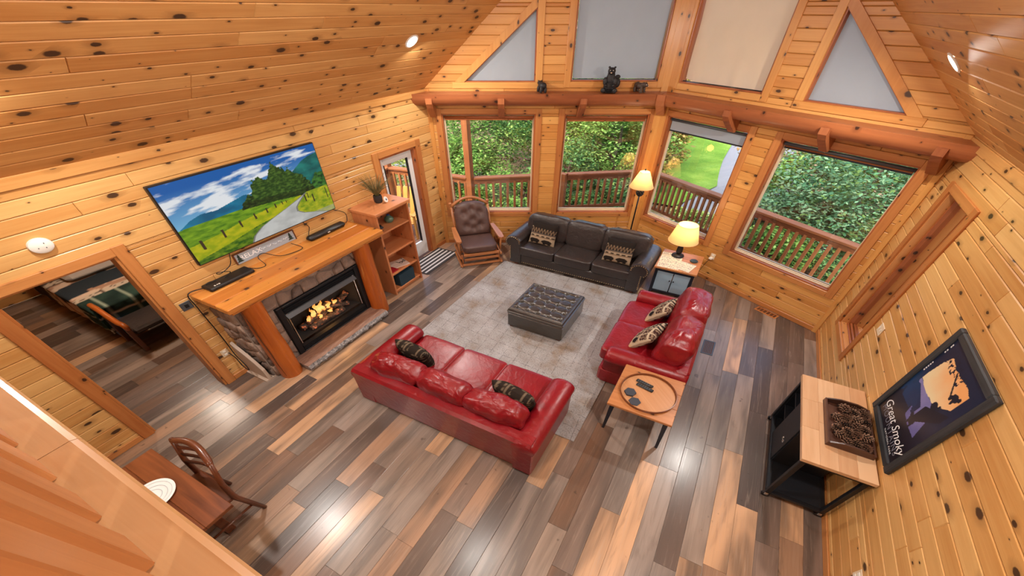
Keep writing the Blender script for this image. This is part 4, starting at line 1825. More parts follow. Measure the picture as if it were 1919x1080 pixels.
s = thing('relax_sign', 'long whitewashed wooden sign reading RELAX hanging just below the television', 'sign', (.03, 2.10, 1.51))
M['signwood'] = wood('whitewashed_sign', srgb(176, 190, 204), srgb(140, 150, 162), .7, 0)
TS = Matrix.Translation(V(.036, 2.10, 1.582)) @ Matrix.Rotation(R(-3), 4, 'Y') @ Matrix.Diagonal((1, 1, .80, 1))
g = G(TS)
g.box(-.012, -.355, -.085, .0, .355, .085, .003, ax=1)
g.build('board', M['signwood'], s)
for a in ((-.012, -.365, -.085, .008, -.352, .085), (-.012, .352, -.085, .008, .365, .085), (-.012, -.365, .08, .008, .365, .092)):
    g = G(TS)
    g.box(*a, .002)
    g.build('edge_strip', M['darkwood'], s)


def lettering(name, body, size, mat, parent, F3, shear=0.0, spacing=1.0, sx=1.0):
    """flat printed letters; F3 maps (along, up) to a room point"""
    vv, ff = text_polys(body, size, shear, spacing)
    g = G()
    g.add([F3(x * sx, y) for x, y, z in vv], ff)
    return g.build(name, mat, parent)


M['ink_white'] = plain('white_lettering', srgb(242, 244, 246), .7)
M['ink_dark'] = plain('dark_print', srgb(40, 56, 50), .7)
lettering('lettering', 'RELAX', .105, M['ink_white'], s, lambda x, y: TS @ V(.0015, -.185 + x, y), spacing=.95, sx=.85)
rs_ = random.Random(2)
for k in range(5):                          # small script too fine to read
    g = G(TS)
    y0_ = -.06 + k * .068
    g.tube([V(.003, y0_ + i * .0068, rs_.uniform(-.018, .02) if i % 2 else rs_.uniform(-.012, .004)) for i in range(8)], .0028, 4)
    g.build('script_stroke', M['ink_white'], s)
for cy in (-.315, .30):
    g = G(TS)
    for k in range(3):
        w_ = .036 - .009 * k
        z_ = -.055 + .038 * k
        g.add([(.0016, cy - w_, z_), (.0016, cy + w_, z_), (.0016, cy, z_ + .06)], [(0, 1, 2)])
    g.build('painted_tree', M['ink_dark'], s)


def cord(name, label, pts, r=.0045, cat='cable', group=None):
    # smooth Catmull-Rom path
    P = [Vector(p) for p in pts]
    P = [P[0]] + P + [P[-1]]
    out = []
    for i in range(1, len(P) - 2):
        for k in range(6):
            t = k / 6
            a, b, c, d = P[i - 1], P[i], P[i + 1], P[i + 2]
            out.append(.5 * ((2 * b) + (c - a) * t + (2 * a - 5 * b + 4 * c - d) * t * t + (3 * b - a - 3 * c + d) * t ** 3))
    out.append(P[-2])
    g = G()
    g.tube(out, r, 6)
    o = g.build(name, M['cable'], base=P[1], smooth=True)
    return tag(o, label, cat, group)


cord('cable', 'black cable looping from the television to the cable box', [(.05, 1.72, 1.70), (.07, 1.66, 1.58), (.06, 1.54, 1.52), (.08, 1.50, 1.56), (.1, 1.56, 1.55), (.08, 1.62, 1.50), (.07, 1.52, 1.46), (.05, 1.42, 1.475), (.05, 1.37, 1.47)])
cord('cable', 'black cable curling across the front of the RELAX sign', [(.05, 1.80, 1.44), (.14, 1.86, 1.426), (.15, 1.94, 1.43), (.08, 1.94, 1.52), (.07, 2.02, 1.54), (.14, 2.14, 1.45), (.17, 2.34, 1.427), (.14, 2.42, 1.43), (.06, 2.36, 1.50)])
cord('cable', 'black cable dropping from the screen to the sound bar', [(.03, 2.60, 1.73), (.06, 2.63, 1.66), (.05, 2.66, 1.60), (.06, 2.62, 1.53), (.07, 2.6, 1.50)])
cord('cable', 'black cable running from the sound bar to the wall by the bookcase', [(.08, 3.12, 1.45), (.05, 3.2, 1.45), (.028, 3.22, 1.57), (.026, 3.05, 1.70)])
cord('power_cord', 'black power cord hanging down the stone side of the fireplace', [(.06, 1.34, 1.44), (.05, 1.19, 1.45), (.06, 1.18, 1.25), (.07, 1.185, .9), (.06, 1.19, .62), (.12, 1.17, .45), (.22, 1.16, .30), (.24, 1.15, .22), (.16, 1.15, .26), (.1, 1.16, .38), (.05, 1.15, .47)], .006, 'cord')

# ================================================================ bookcase
BY0, BY1, BXF, BH = 3.32, 3.93, .44, 1.60
s = thing('bookcase', 'narrow open pine bookcase between the fireplace and the porch door', 'bookcase', (BXF / 2, (BY0 + BY1) / 2, 0))
sw = M['shelfwood']
for nm, a in (('side_panel', (.02, BY0, 0, BXF, BY0 + .03, BH - .04)), ('side_panel', (.02, BY1 - .03, 0, BXF, BY1, BH - .04)), ('back_panel', (.02, BY0 + .03, .05, .035, BY1 - .03, BH - .04)),
              ('top', (.0, BY0 - .03, BH - .04, BXF + .03, BY1 + .03, BH)), ('shelf', (.035, BY0 + .03, 1.21, BXF - .01, BY1 - .03, 1.24)), ('shelf', (.035, BY0 + .03, .80, BXF - .01, BY1 - .03, .83)),
              ('shelf', (.035, BY0 + .03, .40, BXF - .01, BY1 - .03, .43)), ('shelf', (.035, BY0 + .03, .06, BXF - .01, BY1 - .03, .09)), ('kick_board', (BXF - .06, BY0 + .03, 0, BXF - .04, BY1 - .03, .06)),
              ('top_rail', (BXF - .02, BY0 + .03, BH - .075, BXF, BY1 - .03, BH - .04))):
    g = G()
    g.box(*a, .004)
    g.build(nm, sw, s)
# plant
s = thing('potted_grass', 'tuft of ornamental grass in a small dark pot on the bookcase', 'plant', (.20, 3.66, BH))
M['pot'] = plain('dark_glazed_pot', srgb(44, 46, 50), .35)
M['blade'] = NT('grass_blade', .6)
_t = M['blade']
_t.color(_t.ramp(_t.noise(_t.gen(), 12, 2), [(.3, srgb(70, 78, 44)), (.6, srgb(128, 116, 74)), (.8, srgb(186, 160, 116))]))
M['blade'] = _t.mat
g = G()
g.lathe([(.045, 0), (.055, .02), (.058, .09), (.052, .12), (.046, .122), (.046, .10)], (.20, 3.66, BH), 20)
g.build('pot', M['pot'], s, auto=40)
pr_ = random.Random(3)
for k in range(120):
    a = pr_.uniform(0, 6.283)
    L_ = pr_.uniform(.20, .42)
    sp = pr_.uniform(.15, .75)
    pts = []
    for i in range(6):
        q = i / 5
        rad = .02 + L_ * sp * q ** 1.4
        pts.append(V(max(.03, .20 + math.cos(a) * rad), 3.66 + math.sin(a) * rad * 1.1, BH + .11 + L_ * (q - .45 * sp * q * q)))
    g = G()
    g.tube(pts, [.0035, .0035, .003, .0025, .0018, .0008], 3)
    g.build('grass_blade', M['blade'], s)
s = thing('small_clock', 'small round white clock leaning against the dark plant pot', 'clock', (.27, 3.70, BH))
TC = Matrix.Translation(V(.285, 3.70, BH + .048)) @ Matrix.Rotation(R(20), 4, 'Z') @ Matrix.Rotation(R(75), 4, 'Y')
g = G(TC)
g.lathe([(.044, 0), (.047, .004), (.047, .012), (.042, .016)], (0, 0, 0), 24)
g.build('face', M['plastic'], s, auto=40)
g = G(TC)
g.lathe([(.016, .0165), (.014, .019)], (0, 0, 0), 16)
g.build('hub', plain('blue_dial', srgb(60, 90, 130), .4), s)
# shelf contents
s = thing('globe_vase', 'small green glass globe vase on the upper bookcase shelf', 'vase', (.26, 3.70, 1.24))
g = G()
g.lathe([(.02, 0), (.045, .012), (.062, .045), (.064, .07), (.05, .10), (.028, .118), (.022, .13)], (.26, 3.70, 1.24), 20)
g.build('body', plain('green_glass', srgb(86, 120, 104), .2), s, smooth=True)
g = G()
g.lathe([(.022, .13), (.026, .14), (.018, .142)], (.26, 3.70, 1.24), 16)
g.build('lip', plain('blue_glass', srgb(60, 96, 150), .2), s, smooth=True)
s = thing('camera_trinket', 'small black trinket with round lenses on the upper bookcase shelf', 'ornament', (.30, 3.46, 1.24))
g = G()
g.box(.27, 3.42, 1.24, .32, 3.50, 1.30, .008)
g.build('body', M['black'], s)
for yy in (3.44, 3.48):
    g = G(Matrix.Translation(V(.32, yy, 1.268)) @ Matrix.Rotation(R(90), 4, 'Y'))
    g.lathe([(.017, 0), (.018, .02), (.013, .02), (.012, .012)], (0, 0, 0), 16)
    g.build('lens', M['charcoal'], s, auto=40)
g = G()
g.box(.27, 3.36, .43, .40, 3.52, .448, .003)
o = g.build('red_book', plain('red_cover', srgb(170, 32, 44), .5), base=(.33, 3.44, .43))
tag(o, 'small red book lying on the third bookcase shelf', 'book')
g = G(RZ(-20, (.27, 3.66, 0)))
g.box(-.10, -.14, .43, .12, .13, .445, .003)
o = g.build('magazine', plain('magazine_paper', srgb(226, 204, 190), .5), base=(.27, 3.66, .43))
tag(o, 'pale magazine lying on the third bookcase shelf', 'magazine')
s = thing('spectacles', 'dark spectacles resting on the pale magazine in the bookcase', 'glasses', (.30, 3.72, .446))
for yy in (3.69, 3.75):
    g = G()
    pts = [V(.30 + .022 * math.cos(a), yy + .022 * math.sin(a), .450) for a in [6.283 * k / 14 for k in range(15)]]
    g.tube(pts, .004, 5)
    g.build('rim', M['black'], s, smooth=True)
g = G()
g.tube([(.30, 3.668, .45), (.22, 3.66, .45)], .0035, 5)
g.tube([(.30, 3.772, .45), (.22, 3.78, .45)], .0035, 5)
g.build('temple', M['black'], s)
M['tealbox'] = plain('teal_fabric_bin', srgb(30, 58, 72), .6, bumpy=.3)
s = thing('storage_bin', 'dark teal fabric storage bin on the bottom bookcase shelf', 'storage bin', (.26, 3.63, .09))
g = G()
for a in ((.10, 3.47, .09, .42, 3.79, .10), (.10, 3.47, .10, .42, 3.485, .33), (.10, 3.775, .10, .42, 3.79, .33), (.10, 3.485, .10, .115, 3.775, .33), (.405, 3.485, .10, .42, 3.775, .33)):
    g.box(*a)
g.build('body', M['tealbox'], s)
g = G()
g.box(.118, 3.488, .30, .402, 3.772, .325, .006)
g.build('lid', M['tealbox'], s)

# ================================================================ door mat
g = G()
s = thing('door_mat', 'striped grey mat lying in front of the white porch door', 'mat', (.22, 4.45, .0))
M['matbase'] = plain('mat_dark', srgb(58, 54, 54), .95)
M['matstripe'] = plain('mat_pale_stripe', srgb(206, 202, 200), .95)
g.box(.03, 4.02, .0005, .46, 4.90, .008, .002)
g.build('mat_base', M['matbase'], s)
for k in range(5):
    g = G()
    xx = .07 + k * .078
    g.box(xx, 4.05, .008, xx + .032, 4.87, .012, .001)
    g.build('stripe', M['matstripe'], s)
# ================================================================ near end table with its round tray
EX0, EX1, EY0, EY1, EH = 3.90, 4.49, 2.34, 2.96, .55
s = thing('end_table', 'pine end table with dark angled legs between the two red sofas', 'table', ((EX0 + EX1) / 2, (EY0 + EY1) / 2, 0))
for i in range(3):
    g = G()
    w_ = (EY1 - EY0) / 3
    g.box(EX0, EY0 + w_ * i, EH - .035, EX1, EY0 + w_ * (i + 1) - .001, EH, .004)
    g.build('top_board', M['endwood'], s)
M['bluesteel'] = plain('dark_blue_steel', srgb(36, 44, 58), .35, .4)
for fx, fy in ((EX0 + .05, EY0 + .05), (EX1 - .05, EY0 + .05), (EX0 + .05, EY1 - .05), (EX1 - .05, EY1 - .05)):
    g = G()
    sx_ = -1 if fx < 4.2 else 1
    sy_ = -1 if fy < 2.6 else 1
    w0, w1 = .045, .024
    tp = [(fx + a * w0, fy + b * w0, EH - .036) for a, b in ((-.5, -.5), (.5, -.5), (.5, .5), (-.5, .5))]
    bt = [(fx + sx_ * .02 + a * w1, fy + sy_ * .02 + b * w1, 0) for a, b in ((-.5, -.5), (.5, -.5), (.5, .5), (-.5, .5))]
    g.add(bt + tp, [(0, 3, 2, 1), (4, 5, 6, 7)] + [(k, (k + 1) % 4, 4 + (k + 1) % 4, 4 + k) for k in range(4)])
    g.build('leg', M['bluesteel'], s)
for a in ((EX0 + .04, EY0 + .035, EH - .075, EX1 - .04, EY0 + .06, EH - .036), (EX0 + .04, EY1 - .06, EH - .075, EX1 - .04, EY1 - .035, EH - .036), (EX0 + .035, EY0 + .06, EH - .075, EX0 + .06, EY1 - .06, EH - .036), (EX1 - .06, EY0 + .06, EH - .075, EX1 - .035, EY1 - .06, EH - .036)):
    g = G()
    g.box(*a, .003)
    g.build('apron', M['bluesteel'], s)
tc = V(4.20, 2.635, EH)
s = thing('round_tray', 'round wooden tray with a raised rim on the near end table', 'tray', tc)
g = G()
g.lathe([(.245, .001), (.25, .003), (.25, .009), (.0, .009)], tc, 40, capt=False)
g.build('tray_base', wood('tray_ply', srgb(206, 156, 112), srgb(178, 122, 78), .35, .2), s, auto=30)
g = G()
ring = [V(tc.x + .252 * math.cos(a), tc.y + .252 * math.sin(a), 0) for a in [2 * math.pi * k / 48 for k in range(48)]]
vv = []
for p in ring:
    d_ = (p - V(tc.x, tc.y, 0)).normalized()
    for o_, z in ((0, 0), (.006, 0), (.009, .035), (.003, .036)):
        vv.append((p.x + d_.x * o_, p.y + d_.y * o_, EH + .001 + z))
F = [(i * 4 + k, ((i + 1) % 48) * 4 + k, ((i + 1) % 48) * 4 + (k + 1) % 4, i * 4 + (k + 1) % 4) for i in range(48) for k in range(4)]
g.add(vv, F)
g.build('rim', M['tablewood'], s, auto=40)
for i, (cx, cy, a, lab) in enumerate(((4.14, 2.745, -12, 'black remote control on the round tray, farther from the coasters'), (4.155, 2.69, -12, 'black remote control on the round tray, nearer the coasters'))):
    T = RZ(a, (cx, cy, EH + .010))
    s = thing('remote_control', lab, 'remote control', (cx, cy, EH + .010), 'remotes on the round tray')
    g = G(T)
    g.box(-.085, -.021, 0, .085, .021, .016, .006)
    g.build('body', M['black'], s, auto=40)
    g = G(T)
    for k in range(6):
        for j in (-1, 0, 1):
            g.box(-.07 + k * .022, j * .012 - .004, .0162, -.058 + k * .022, j * .012 + .004, .0185)
    g.build('button_pad', M['charcoal'], s, kind='stuff')
for cx, cy, lab in ((4.05, 2.56, 'dark hexagonal coaster stack touching the tray rim'), (4.12, 2.465, 'single dark hexagonal coaster on the round tray')):
    hexp = [V(cx + .056 * math.cos(R(60 * k + 10)), cy + .056 * math.sin(R(60 * k + 10)), EH + .010) for k in range(6)]
    g = G()
    g.prism(hexp, (0, 0, .022 if 'stack' in lab else .008))
    o = g.build('coaster', plain('slate_coaster', srgb(52, 56, 66), .6), base=(cx, cy, EH + .010))
    tag(o, lab, 'coaster', 'hexagonal coasters')

# ================================================================ far end table, a small cabinet
CX0, CX1, CY0, CY1, CH = 3.64, 4.21, 5.17, 5.79, .58
s = thing('cabinet_table', 'pine-topped end table with dark posts and two pale glass doors', 'table', ((CX0 + CX1) / 2, (CY0 + CY1) / 2, 0))
for i in range(3):
    g = G()
    w_ = (CY1 - CY0) / 3
    g.box(CX0, CY0 + w_ * i, CH - .035, CX1, CY0 + w_ * (i + 1) - .001, CH, .004)
    g.build('top_board', M['endwood'], s)
navy = plain('navy_black_paint', srgb(26, 32, 44), .35)
for fx in (CX0 + .02, CX1 - .06):
    for fy in (CY0 + .02, CY1 - .06):
        g = G()
        g.box(fx, fy, 0, fx + .04, fy + .04, CH - .036, .004)
        g.build('post', navy, s)
g = G()
g.box(CX0 + .06, CY0 + .02, CH - .09, CX1 - .06, CY0 + .05, CH - .036, .003)
g.build('top_rail', navy, s)
g = G()
g.box(CX0 + .06, CY0 + .02, .05, CX1 - .06, CY0 + .05, .09, .003)
g.build('bottom_rail', navy, s)
pale = plain('pale_blue_glass_panel', srgb(150, 176, 194), .12, 0, .6)
xm = (CX0 + CX1) / 2
for a, b in ((CX0 + .06, xm - .006), (xm + .006, CX1 - .06)):
    g = G()
    g.box(a, CY0 + .028, .09, b, CY0 + .04, CH - .09, .003)
    d_ = g.build('door', pale, s)
    g = G()
    g.blob(((b - .02) if a < xm - .1 else (a + .02), CY0 + .018, .33), (.011, .011, .014), nu=10, nv=8)
    g.build('knob', navy, d_, smooth=True)
for a in ((CX0 + .025, CY0 + .06, .06, CX0 + .035, CY1 - .06, CH - .04), (CX1 - .035, CY0 + .06, .06, CX1 - .025, CY1 - .06, CH - .04)):
    g = G()
    g.box(*a)
    g.build('side_panel', pale, s)
g = G()
g.box(CX0 + .04, CY1 - .04, .06, CX1 - .04, CY1 - .025, CH - .04)
g.build('back_panel', navy, s)


def paper_col(u, v):
    m = nz(u * 18, v * 30, 3)
    if m > .25:
        return srgb(150, 146, 138)
    if (v * 26) % 1 < .35 and nz(u * 60, v * 6, 2) > -.05 and .06 < u < .94:
        return srgb(132, 128, 124)
    return srgb(226, 214, 190)


M['print'] = vcol('printed_paper', .7, spec=.2)
for nm, T, sz, lab in (('newspaper', frame((3.80, 5.44, CH + .003), (1, .05, 0), (-.05, 1, 0)), (.29, .50), 'open newspaper under the base of the table lamp'),
                       ('magazine', frame((4.01, 5.34, CH + .006), (1, -.25, 0), (.25, 1, 0)), (.24, .26), 'cream magazine overlapping the newspaper on the far end table')):
    g = G()
    g.grid(lambda u, v: T @ V((u - .5) * sz[0], (v - .5) * sz[1], .0015 * noise.noise(V(u * 4, v * 4, 1))), 40, 56, paper_col)
    g.prism([T @ V(a * sz[0] / 2, b * sz[1] / 2, -.0022) for a, b in ((-1, -1), (1, -1), (1, 1), (-1, 1))], (0, 0, .001))
    o = g.build(nm, M['print'], base=T.translation.copy())
    tag(o, lab, nm)
g = G()
g.lathe([(.05, 0), (.054, .004), (.054, .018), (.048, .022), (.0, .022)], (4.10, 5.56, CH + .001), 24, capt=False)
o = g.build('round_coaster', plain('dark_green_coaster', srgb(44, 56, 56), .5), base=(4.10, 5.56, CH + .001), auto=40)
tag(o, 'round dark coaster beside the table lamp', 'coaster')

M['lampshade'] = NT('linen_lampshade')
_t = M['lampshade']
_t.n.remove(_t.p)
_d = _t.new('ShaderNodeBsdfDiffuse')
_l = _t.new('ShaderNodeBsdfTranslucent')
_w = _t.mix(_t.noise(_t.vmul(_t.gen(), (300, 300, 80)), 1, 2), srgb(250, 232, 190), srgb(236, 212, 164))
_t.link(_w, _d.inputs[0])
_t.link(_w, _l.inputs[0])
_m = _t.new('ShaderNodeMixShader')
_m.inputs[0].default_value = .55
_t.link(_d.outputs[0], _m.inputs[1])
_t.link(_l.outputs[0], _m.inputs[2])
_t.link(_m.outputs[0], _t.n['Material Output'].inputs[0])
M['lampshade'] = _t.mat
M['bulb'] = emitter('lamp_bulb', (1, .8, .5, 1), 30)
M['bronze'] = plain('dark_bronze', srgb(44, 40, 42), .35, .6)


def lamp_parts(s, c, z0, z1, r0, r1, watts):
    g = G()
    g.lathe([(r0, 0), (r1, z1 - z0)], (c[0], c[1], z0), 40, False, False)
    g.lathe([(r0 - .004, 0.001), (r1 - .004, z1 - z0 - .001)], (c[0], c[1], z0), 40, False, False)
    sh = g.build('lamp_shade', M['lampshade'], s, smooth=True)
    for rr, zz in ((r0, z0), (r1, z1)):
        g = G()
        pts = [V(c[0] + rr * math.cos(a), c[1] + rr * math.sin(a), zz) for a in [2 * math.pi * k / 40 for k in range(41)]]
        g.tube(pts, .004, 5)
        g.build('shade_trim', M['lampshade'], sh, smooth=True)
    g = G()
    g.blob((c[0], c[1], (z0 + z1) / 2), (.03, .03, .045), nu=12, nv=8)
    g.build('bulb', M['bulb'], s, smooth=True)
    l = bpy.data.lights.new('lamp_light', 'POINT')
    l.energy = watts
    l.color = (1, .84, .60)
    l.shadow_soft_size = .05
    lo = bpy.data.objects.new('lamp_light', l)
    COL.objects.link(lo)
    lo.parent = s
    lo.location = W(V(c[0], c[1], (z0 + z1) / 2 + .06) - BASE[s.name])


tl = (3.86, 5.63)
s = thing('table_lamp', 'lit table lamp with a cream drum shade on the far end table', 'lamp', (tl[0], tl[1], CH + .005))
g = G()
g.lathe([(.085, 0), (.088, .01), (.08, .028), (.05, .04), (.03, .055)], (tl[0], tl[1], CH + .005), 28)
g.build('base', M['bronze'], s, auto=45)
g = G()
g.lathe([(.03, .05), (.045, .09), (.042, .16), (.026, .25), (.016, .33), (.012, .42)], (tl[0], tl[1], CH + .005), 20)
g.build('stem', M['bronze'], s, smooth=True)
lamp_parts(s, tl, .90, 1.20, .205, .135, 4.2)
fp = (2.98, 6.30)
s = thing('floor_lamp', 'lit floor lamp with a pinecone ornament in the corner behind the dark sofa', 'lamp', (fp[0], fp[1], 0))
g = G()
g.lathe([(.13, 0), (.135, .012), (.12, .025), (.03, .04), (.016, .06)], (fp[0], fp[1], 0), 28)
g.build('base', M['bronze'], s, auto=45)
g = G()
g.lathe([(.012, .05), (.012, 1.55)], (fp[0], fp[1], 0), 12)
g.build('pole', M['bronze'], s, smooth=True)
g = G()
for k in range(6):
    for j in range(8):
        a = 2 * math.pi * (j + .5 * (k % 2)) / 8
        rr = .05 * math.sin(math.pi * (k + 1) / 7.5)
        p = V(fp[0] + rr * math.cos(a), fp[1] + rr * math.sin(a), 1.27 + k * .022)
        g.blob(p, (.018, .018, .012), nu=6, nv=5)
g.build('pinecone_ornament', M['bronze'], s, smooth=True)
lamp_parts(s, fp, 1.44, 1.72, .18, .075, 4.2)
g = G()
g.lathe([(.006, 1.70), (.006, 1.745), (.014, 1.755), (.006, 1.775)], (fp[0], fp[1], 0), 10)
g.build('finial', M['bronze'], s, smooth=True)

# ================================================================ kitchen cart
KX0, KX1, KY0, KY1, KH = 5.37, 5.845, 2.27, 3.32, .86
s = thing('kitchen_cart', 'black kitchen cart with a butcher-block top and casters against the pine wall', 'cart', ((KX0 + KX1) / 2, (KY0 + KY1) / 2, 0))
sb = M['satin_black']
# block top of glued staves
rr_ = random.Random(9)
for i in range(4):
    w_ = (KX1 - KX0) / 4
    y = KY0
    while y < KY1 - .01:
        y2 = min(KY1, y + rr_.uniform(.25, .5))
        if KY1 - y2 < .12:
            y2 = KY1
        g = G()
        g.box(KX0 + w_ * i, y, KH - .04, KX0 + w_ * (i + 1) - .0006, y2 - .0006, KH, .002)
        g.build('top_stave', M['butcher'], s)
        y = y2
g = G()
g.box(KX0 + .01, KY0 + .012, KH - .075, KX1 - .01, KY1 - .012, KH - .041, .003)
g.build('top_frame', sb, s)
for fx in (KX0 + .02, KX1 - .055):
    for fy in (KY0 + .02, KY1 - .055):
        g = G()
        g.box(fx, fy, .075, fx + .035, fy + .035, KH - .076, .003)
        g.build('post', sb, s)
        g = G(Matrix.Translation(V(fx + .0175, fy + .0175, .033)) @ Matrix.Rotation(R(90), 4, 'X'))
        g.lathe([(.02, -.012), (.033, -.011), (.033, .011), (.02, .012)], (0, 0, 0), 18)
        cs = g.build('caster', M['black'], s, auto=40)
        g = G()
        g.box(fx + .002, fy + .0, .035, fx + .033, fy + .035, .075, .004)
        g.build('fork', M['chrome'], cs)
for a in ((KX0 + .02, KY0 + .055, .075, KX0 + .055, KY1 - .055, .11), (KX1 - .055, KY0 + .055, .075, KX1 - .02, KY1 - .055, .11), (KX0 + .055, KY0 + .02, .075, KX1 - .055, KY0 + .055, .11), (KX0 + .055, KY1 - .055, .075, KX1 - .055, KY1 - .02, .11)):
    g = G()
    g.box(*a, .003)
    g.build('lower_rail', sb, s)
dkp = plain('charcoal_panel', srgb(26, 29, 35), .45)
g = G()
g.box(KX0 + .055, KY0 + .055, .095, KX1 - .055, KY1 - .055, .11)
g.build('bottom_shelf', dkp, s)
for yy in (2.66, 3.02):
    g = G()
    g.box(KX0 + .04, yy, .11, KX1 - .04, yy + .015, KH - .076)
    g.build('divider', dkp, s)
g = G()
g.box(KX0 + .03, 2.675, .115, KX0 + .045, 3.02, KH - .08, .002)
dr = g.build('cabinet_door', dkp, s)
for yy in (2.72, 2.76):
    g = G()
    pts = [V(KX0 + .02, yy + .0, .42) + V(0, .016 * math.cos(a), .016 * math.sin(a)) for a in [2 * math.pi * k / 12 for k in range(13)]]
    g.tube(pts, .003, 5)
    g.build('ring_pull', M['chrome'], dr, smooth=True)
g = G()
g.box(KX0 + .04, KY1 - .062, .11, KX1 - .04, KY1 - .05, KH - .076)
g.build('end_panel', dkp, s)
for zz in (.36, .60):
    g = G()
    g.box(KX0 + .04, 3.036, zz, KX1 - .04, KY1 - .063, zz + .014)
    g.build('cubby_shelf', dkp, s)
g = G()
g.box(KX1 - .05, 2.675, .11, KX1 - .04, KY1 - .055, KH - .076)
g.build('back_panel', dkp, s)

# pinecone tray on the cart
PX0, PX1, PY0, PY1 = 5.52, 5.83, 2.50, 3.03
PZ = KH
s = thing('serving_tray', 'dark wooden serving tray heaped with pinecones on the cart', 'tray', ((PX0 + PX1) / 2, (PY0 + PY1) / 2, PZ))
tw = wood('walnut_tray', srgb(96, 62, 48), srgb(58, 36, 28), .4, .2)
g = G()
g.box(PX0, PY0, PZ, PX1, PY1, PZ + .012)
g.build('tray_base', tw, s)
for nm, a in (('tray_side', (PX0, PY0, PZ + .012, PX0 + .014, PY1, PZ + .055)), ('tray_side', (PX1 - .014, PY0, PZ + .012, PX1, PY1, PZ + .055))):
    g = G()
    g.box(*a, .003)
    g.build(nm, tw, s)
for yy in (PY0, PY1 - .014):
    g = G()
    a, b = PX0 + .014, PX1 - .014
    m = (a + b) / 2
    prof = [(a, PZ + .012), (b, PZ + .012), (b, PZ + .055), (m + .09, PZ + .075), (m + .06, PZ + .085), (m - .06, PZ + .085), (m - .09, PZ + .075), (a, PZ + .055)]
    g.prism([V(x, yy, z) for x, z in prof], (0, .014, 0))
    g.build('handle_end', tw, s)
cone_meshes = []
M['cone'] = vcol('pinecone_scales', .75, spec=.2)
cr = random.Random(12)
for v_ in range(5):
    Tr = Matrix.Rotation(cr.uniform(0, 6.28), 4, 'Z') @ Matrix.Rotation(cr.uniform(.9, 1.9), 4, 'X')
    cd_, ct_ = (srgb(30, 20, 16), srgb(168, 130, 106)) if v_ % 2 else (srgb(26, 18, 14), srgb(146, 110, 90))
    g = G(Tr)
    for k in range(7):
        zz = -.040 + k * .0125
        rr = .030 * math.sin(math.pi * (k + 1.4) / 8.9)
        n_ = 7
        for j in range(n_):
            a = 2 * math.pi * (j + .5 * (k % 2) + .13 * k) / n_
            ca, sa = math.cos(a), math.sin(a)
            q = lambda r_, t_, z_: (ca * r_ - sa * t_, sa * r_ + ca * t_, z_)
            g.add([q(rr * .2, -.003, zz), q(rr * .2, .003, zz), q(rr * 1.15, .0062, zz + .006), q(rr * 1.45, 0, zz + .009), q(rr * 1.15, -.0062, zz + .006), q(rr * 1.2, 0, zz + .001)],
                  [(0, 1, 2, 3, 4), (0, 4, 5), (4, 3, 5), (3, 2, 5), (2, 1, 5), (1, 0, 5)],
                  [cd_, cd_, ct_, ct_, ct_, cd_])
    n0_ = len(g.v)
    g.lathe([(.008, -.045), (.014, 0), (.006, .045)], (0, 0, 0), 6)
    g.col[n0_:] = [cd_] * (len(g.v) - n0_)
    cone_meshes.append(g.mesh('pinecone', M['cone'], (0, 0, 0)))
k = 0
spots = []
for j in range(7):
    for i in range(4):
        spots.append((PX0 + .075 + i * .062 + cr.uniform(-.01, .01) + (.02 if j % 2 else 0), PY0 + .065 + j * .067 + cr.uniform(-.01, .01), PZ + .012 + .034))
spots = [p for p in spots if not (p[0] < PX0 + .12 and p[1] > PY0 + .35) and p[0] < PX1 - .045 and not (p[0] < PX0 + .1 and p[1] < PY0 + .12)]
for j in range(4):
    for i in range(3):
        spots.append((PX0 + .125 + i * .06 + cr.uniform(-.012, .012), PY0 + .14 + j * .085 + cr.uniform(-.012, .012), PZ + .012 + .082))
spots = [p for p in spots if p[0] < PX1 - .045]
for p in spots:
    o = place(cone_meshes[k % 5], 'pinecone', p)
    tag(o, 'brown pinecone in the heap on the dark serving tray', 'pinecone', 'pinecones in the serving tray')
    k += 1

# ================================================================ framed poster on the right wall
IY0, IY1, IZ0, IZ1 = 2.315, 3.075, .97, 2.04
s = thing('framed_poster', 'dark-framed mountain park poster with bear silhouettes on the pine wall', 'picture', (XR - .04, (IY0 + IY1) / 2, IZ0))
M['blackframe'] = wood('weathered_black_frame', srgb(76, 78, 82), srgb(26, 27, 30), .6, .05, 1.5)
fw = .065
xf0, xf1 = XR - .05, XR - .017
for a in ((IY0, IY0 + fw, IZ0, IZ1), (IY1 - fw, IY1, IZ0, IZ1), (IY0 + fw, IY1 - fw, IZ1 - fw, IZ1), (IY0 + fw, IY1 - fw, IZ0, IZ0 + fw)):
    g = G()
    g.box(xf0, a[0], a[2], xf1, a[1], a[3], .008)
    g.build('frame_bar', M['blackframe'], s)


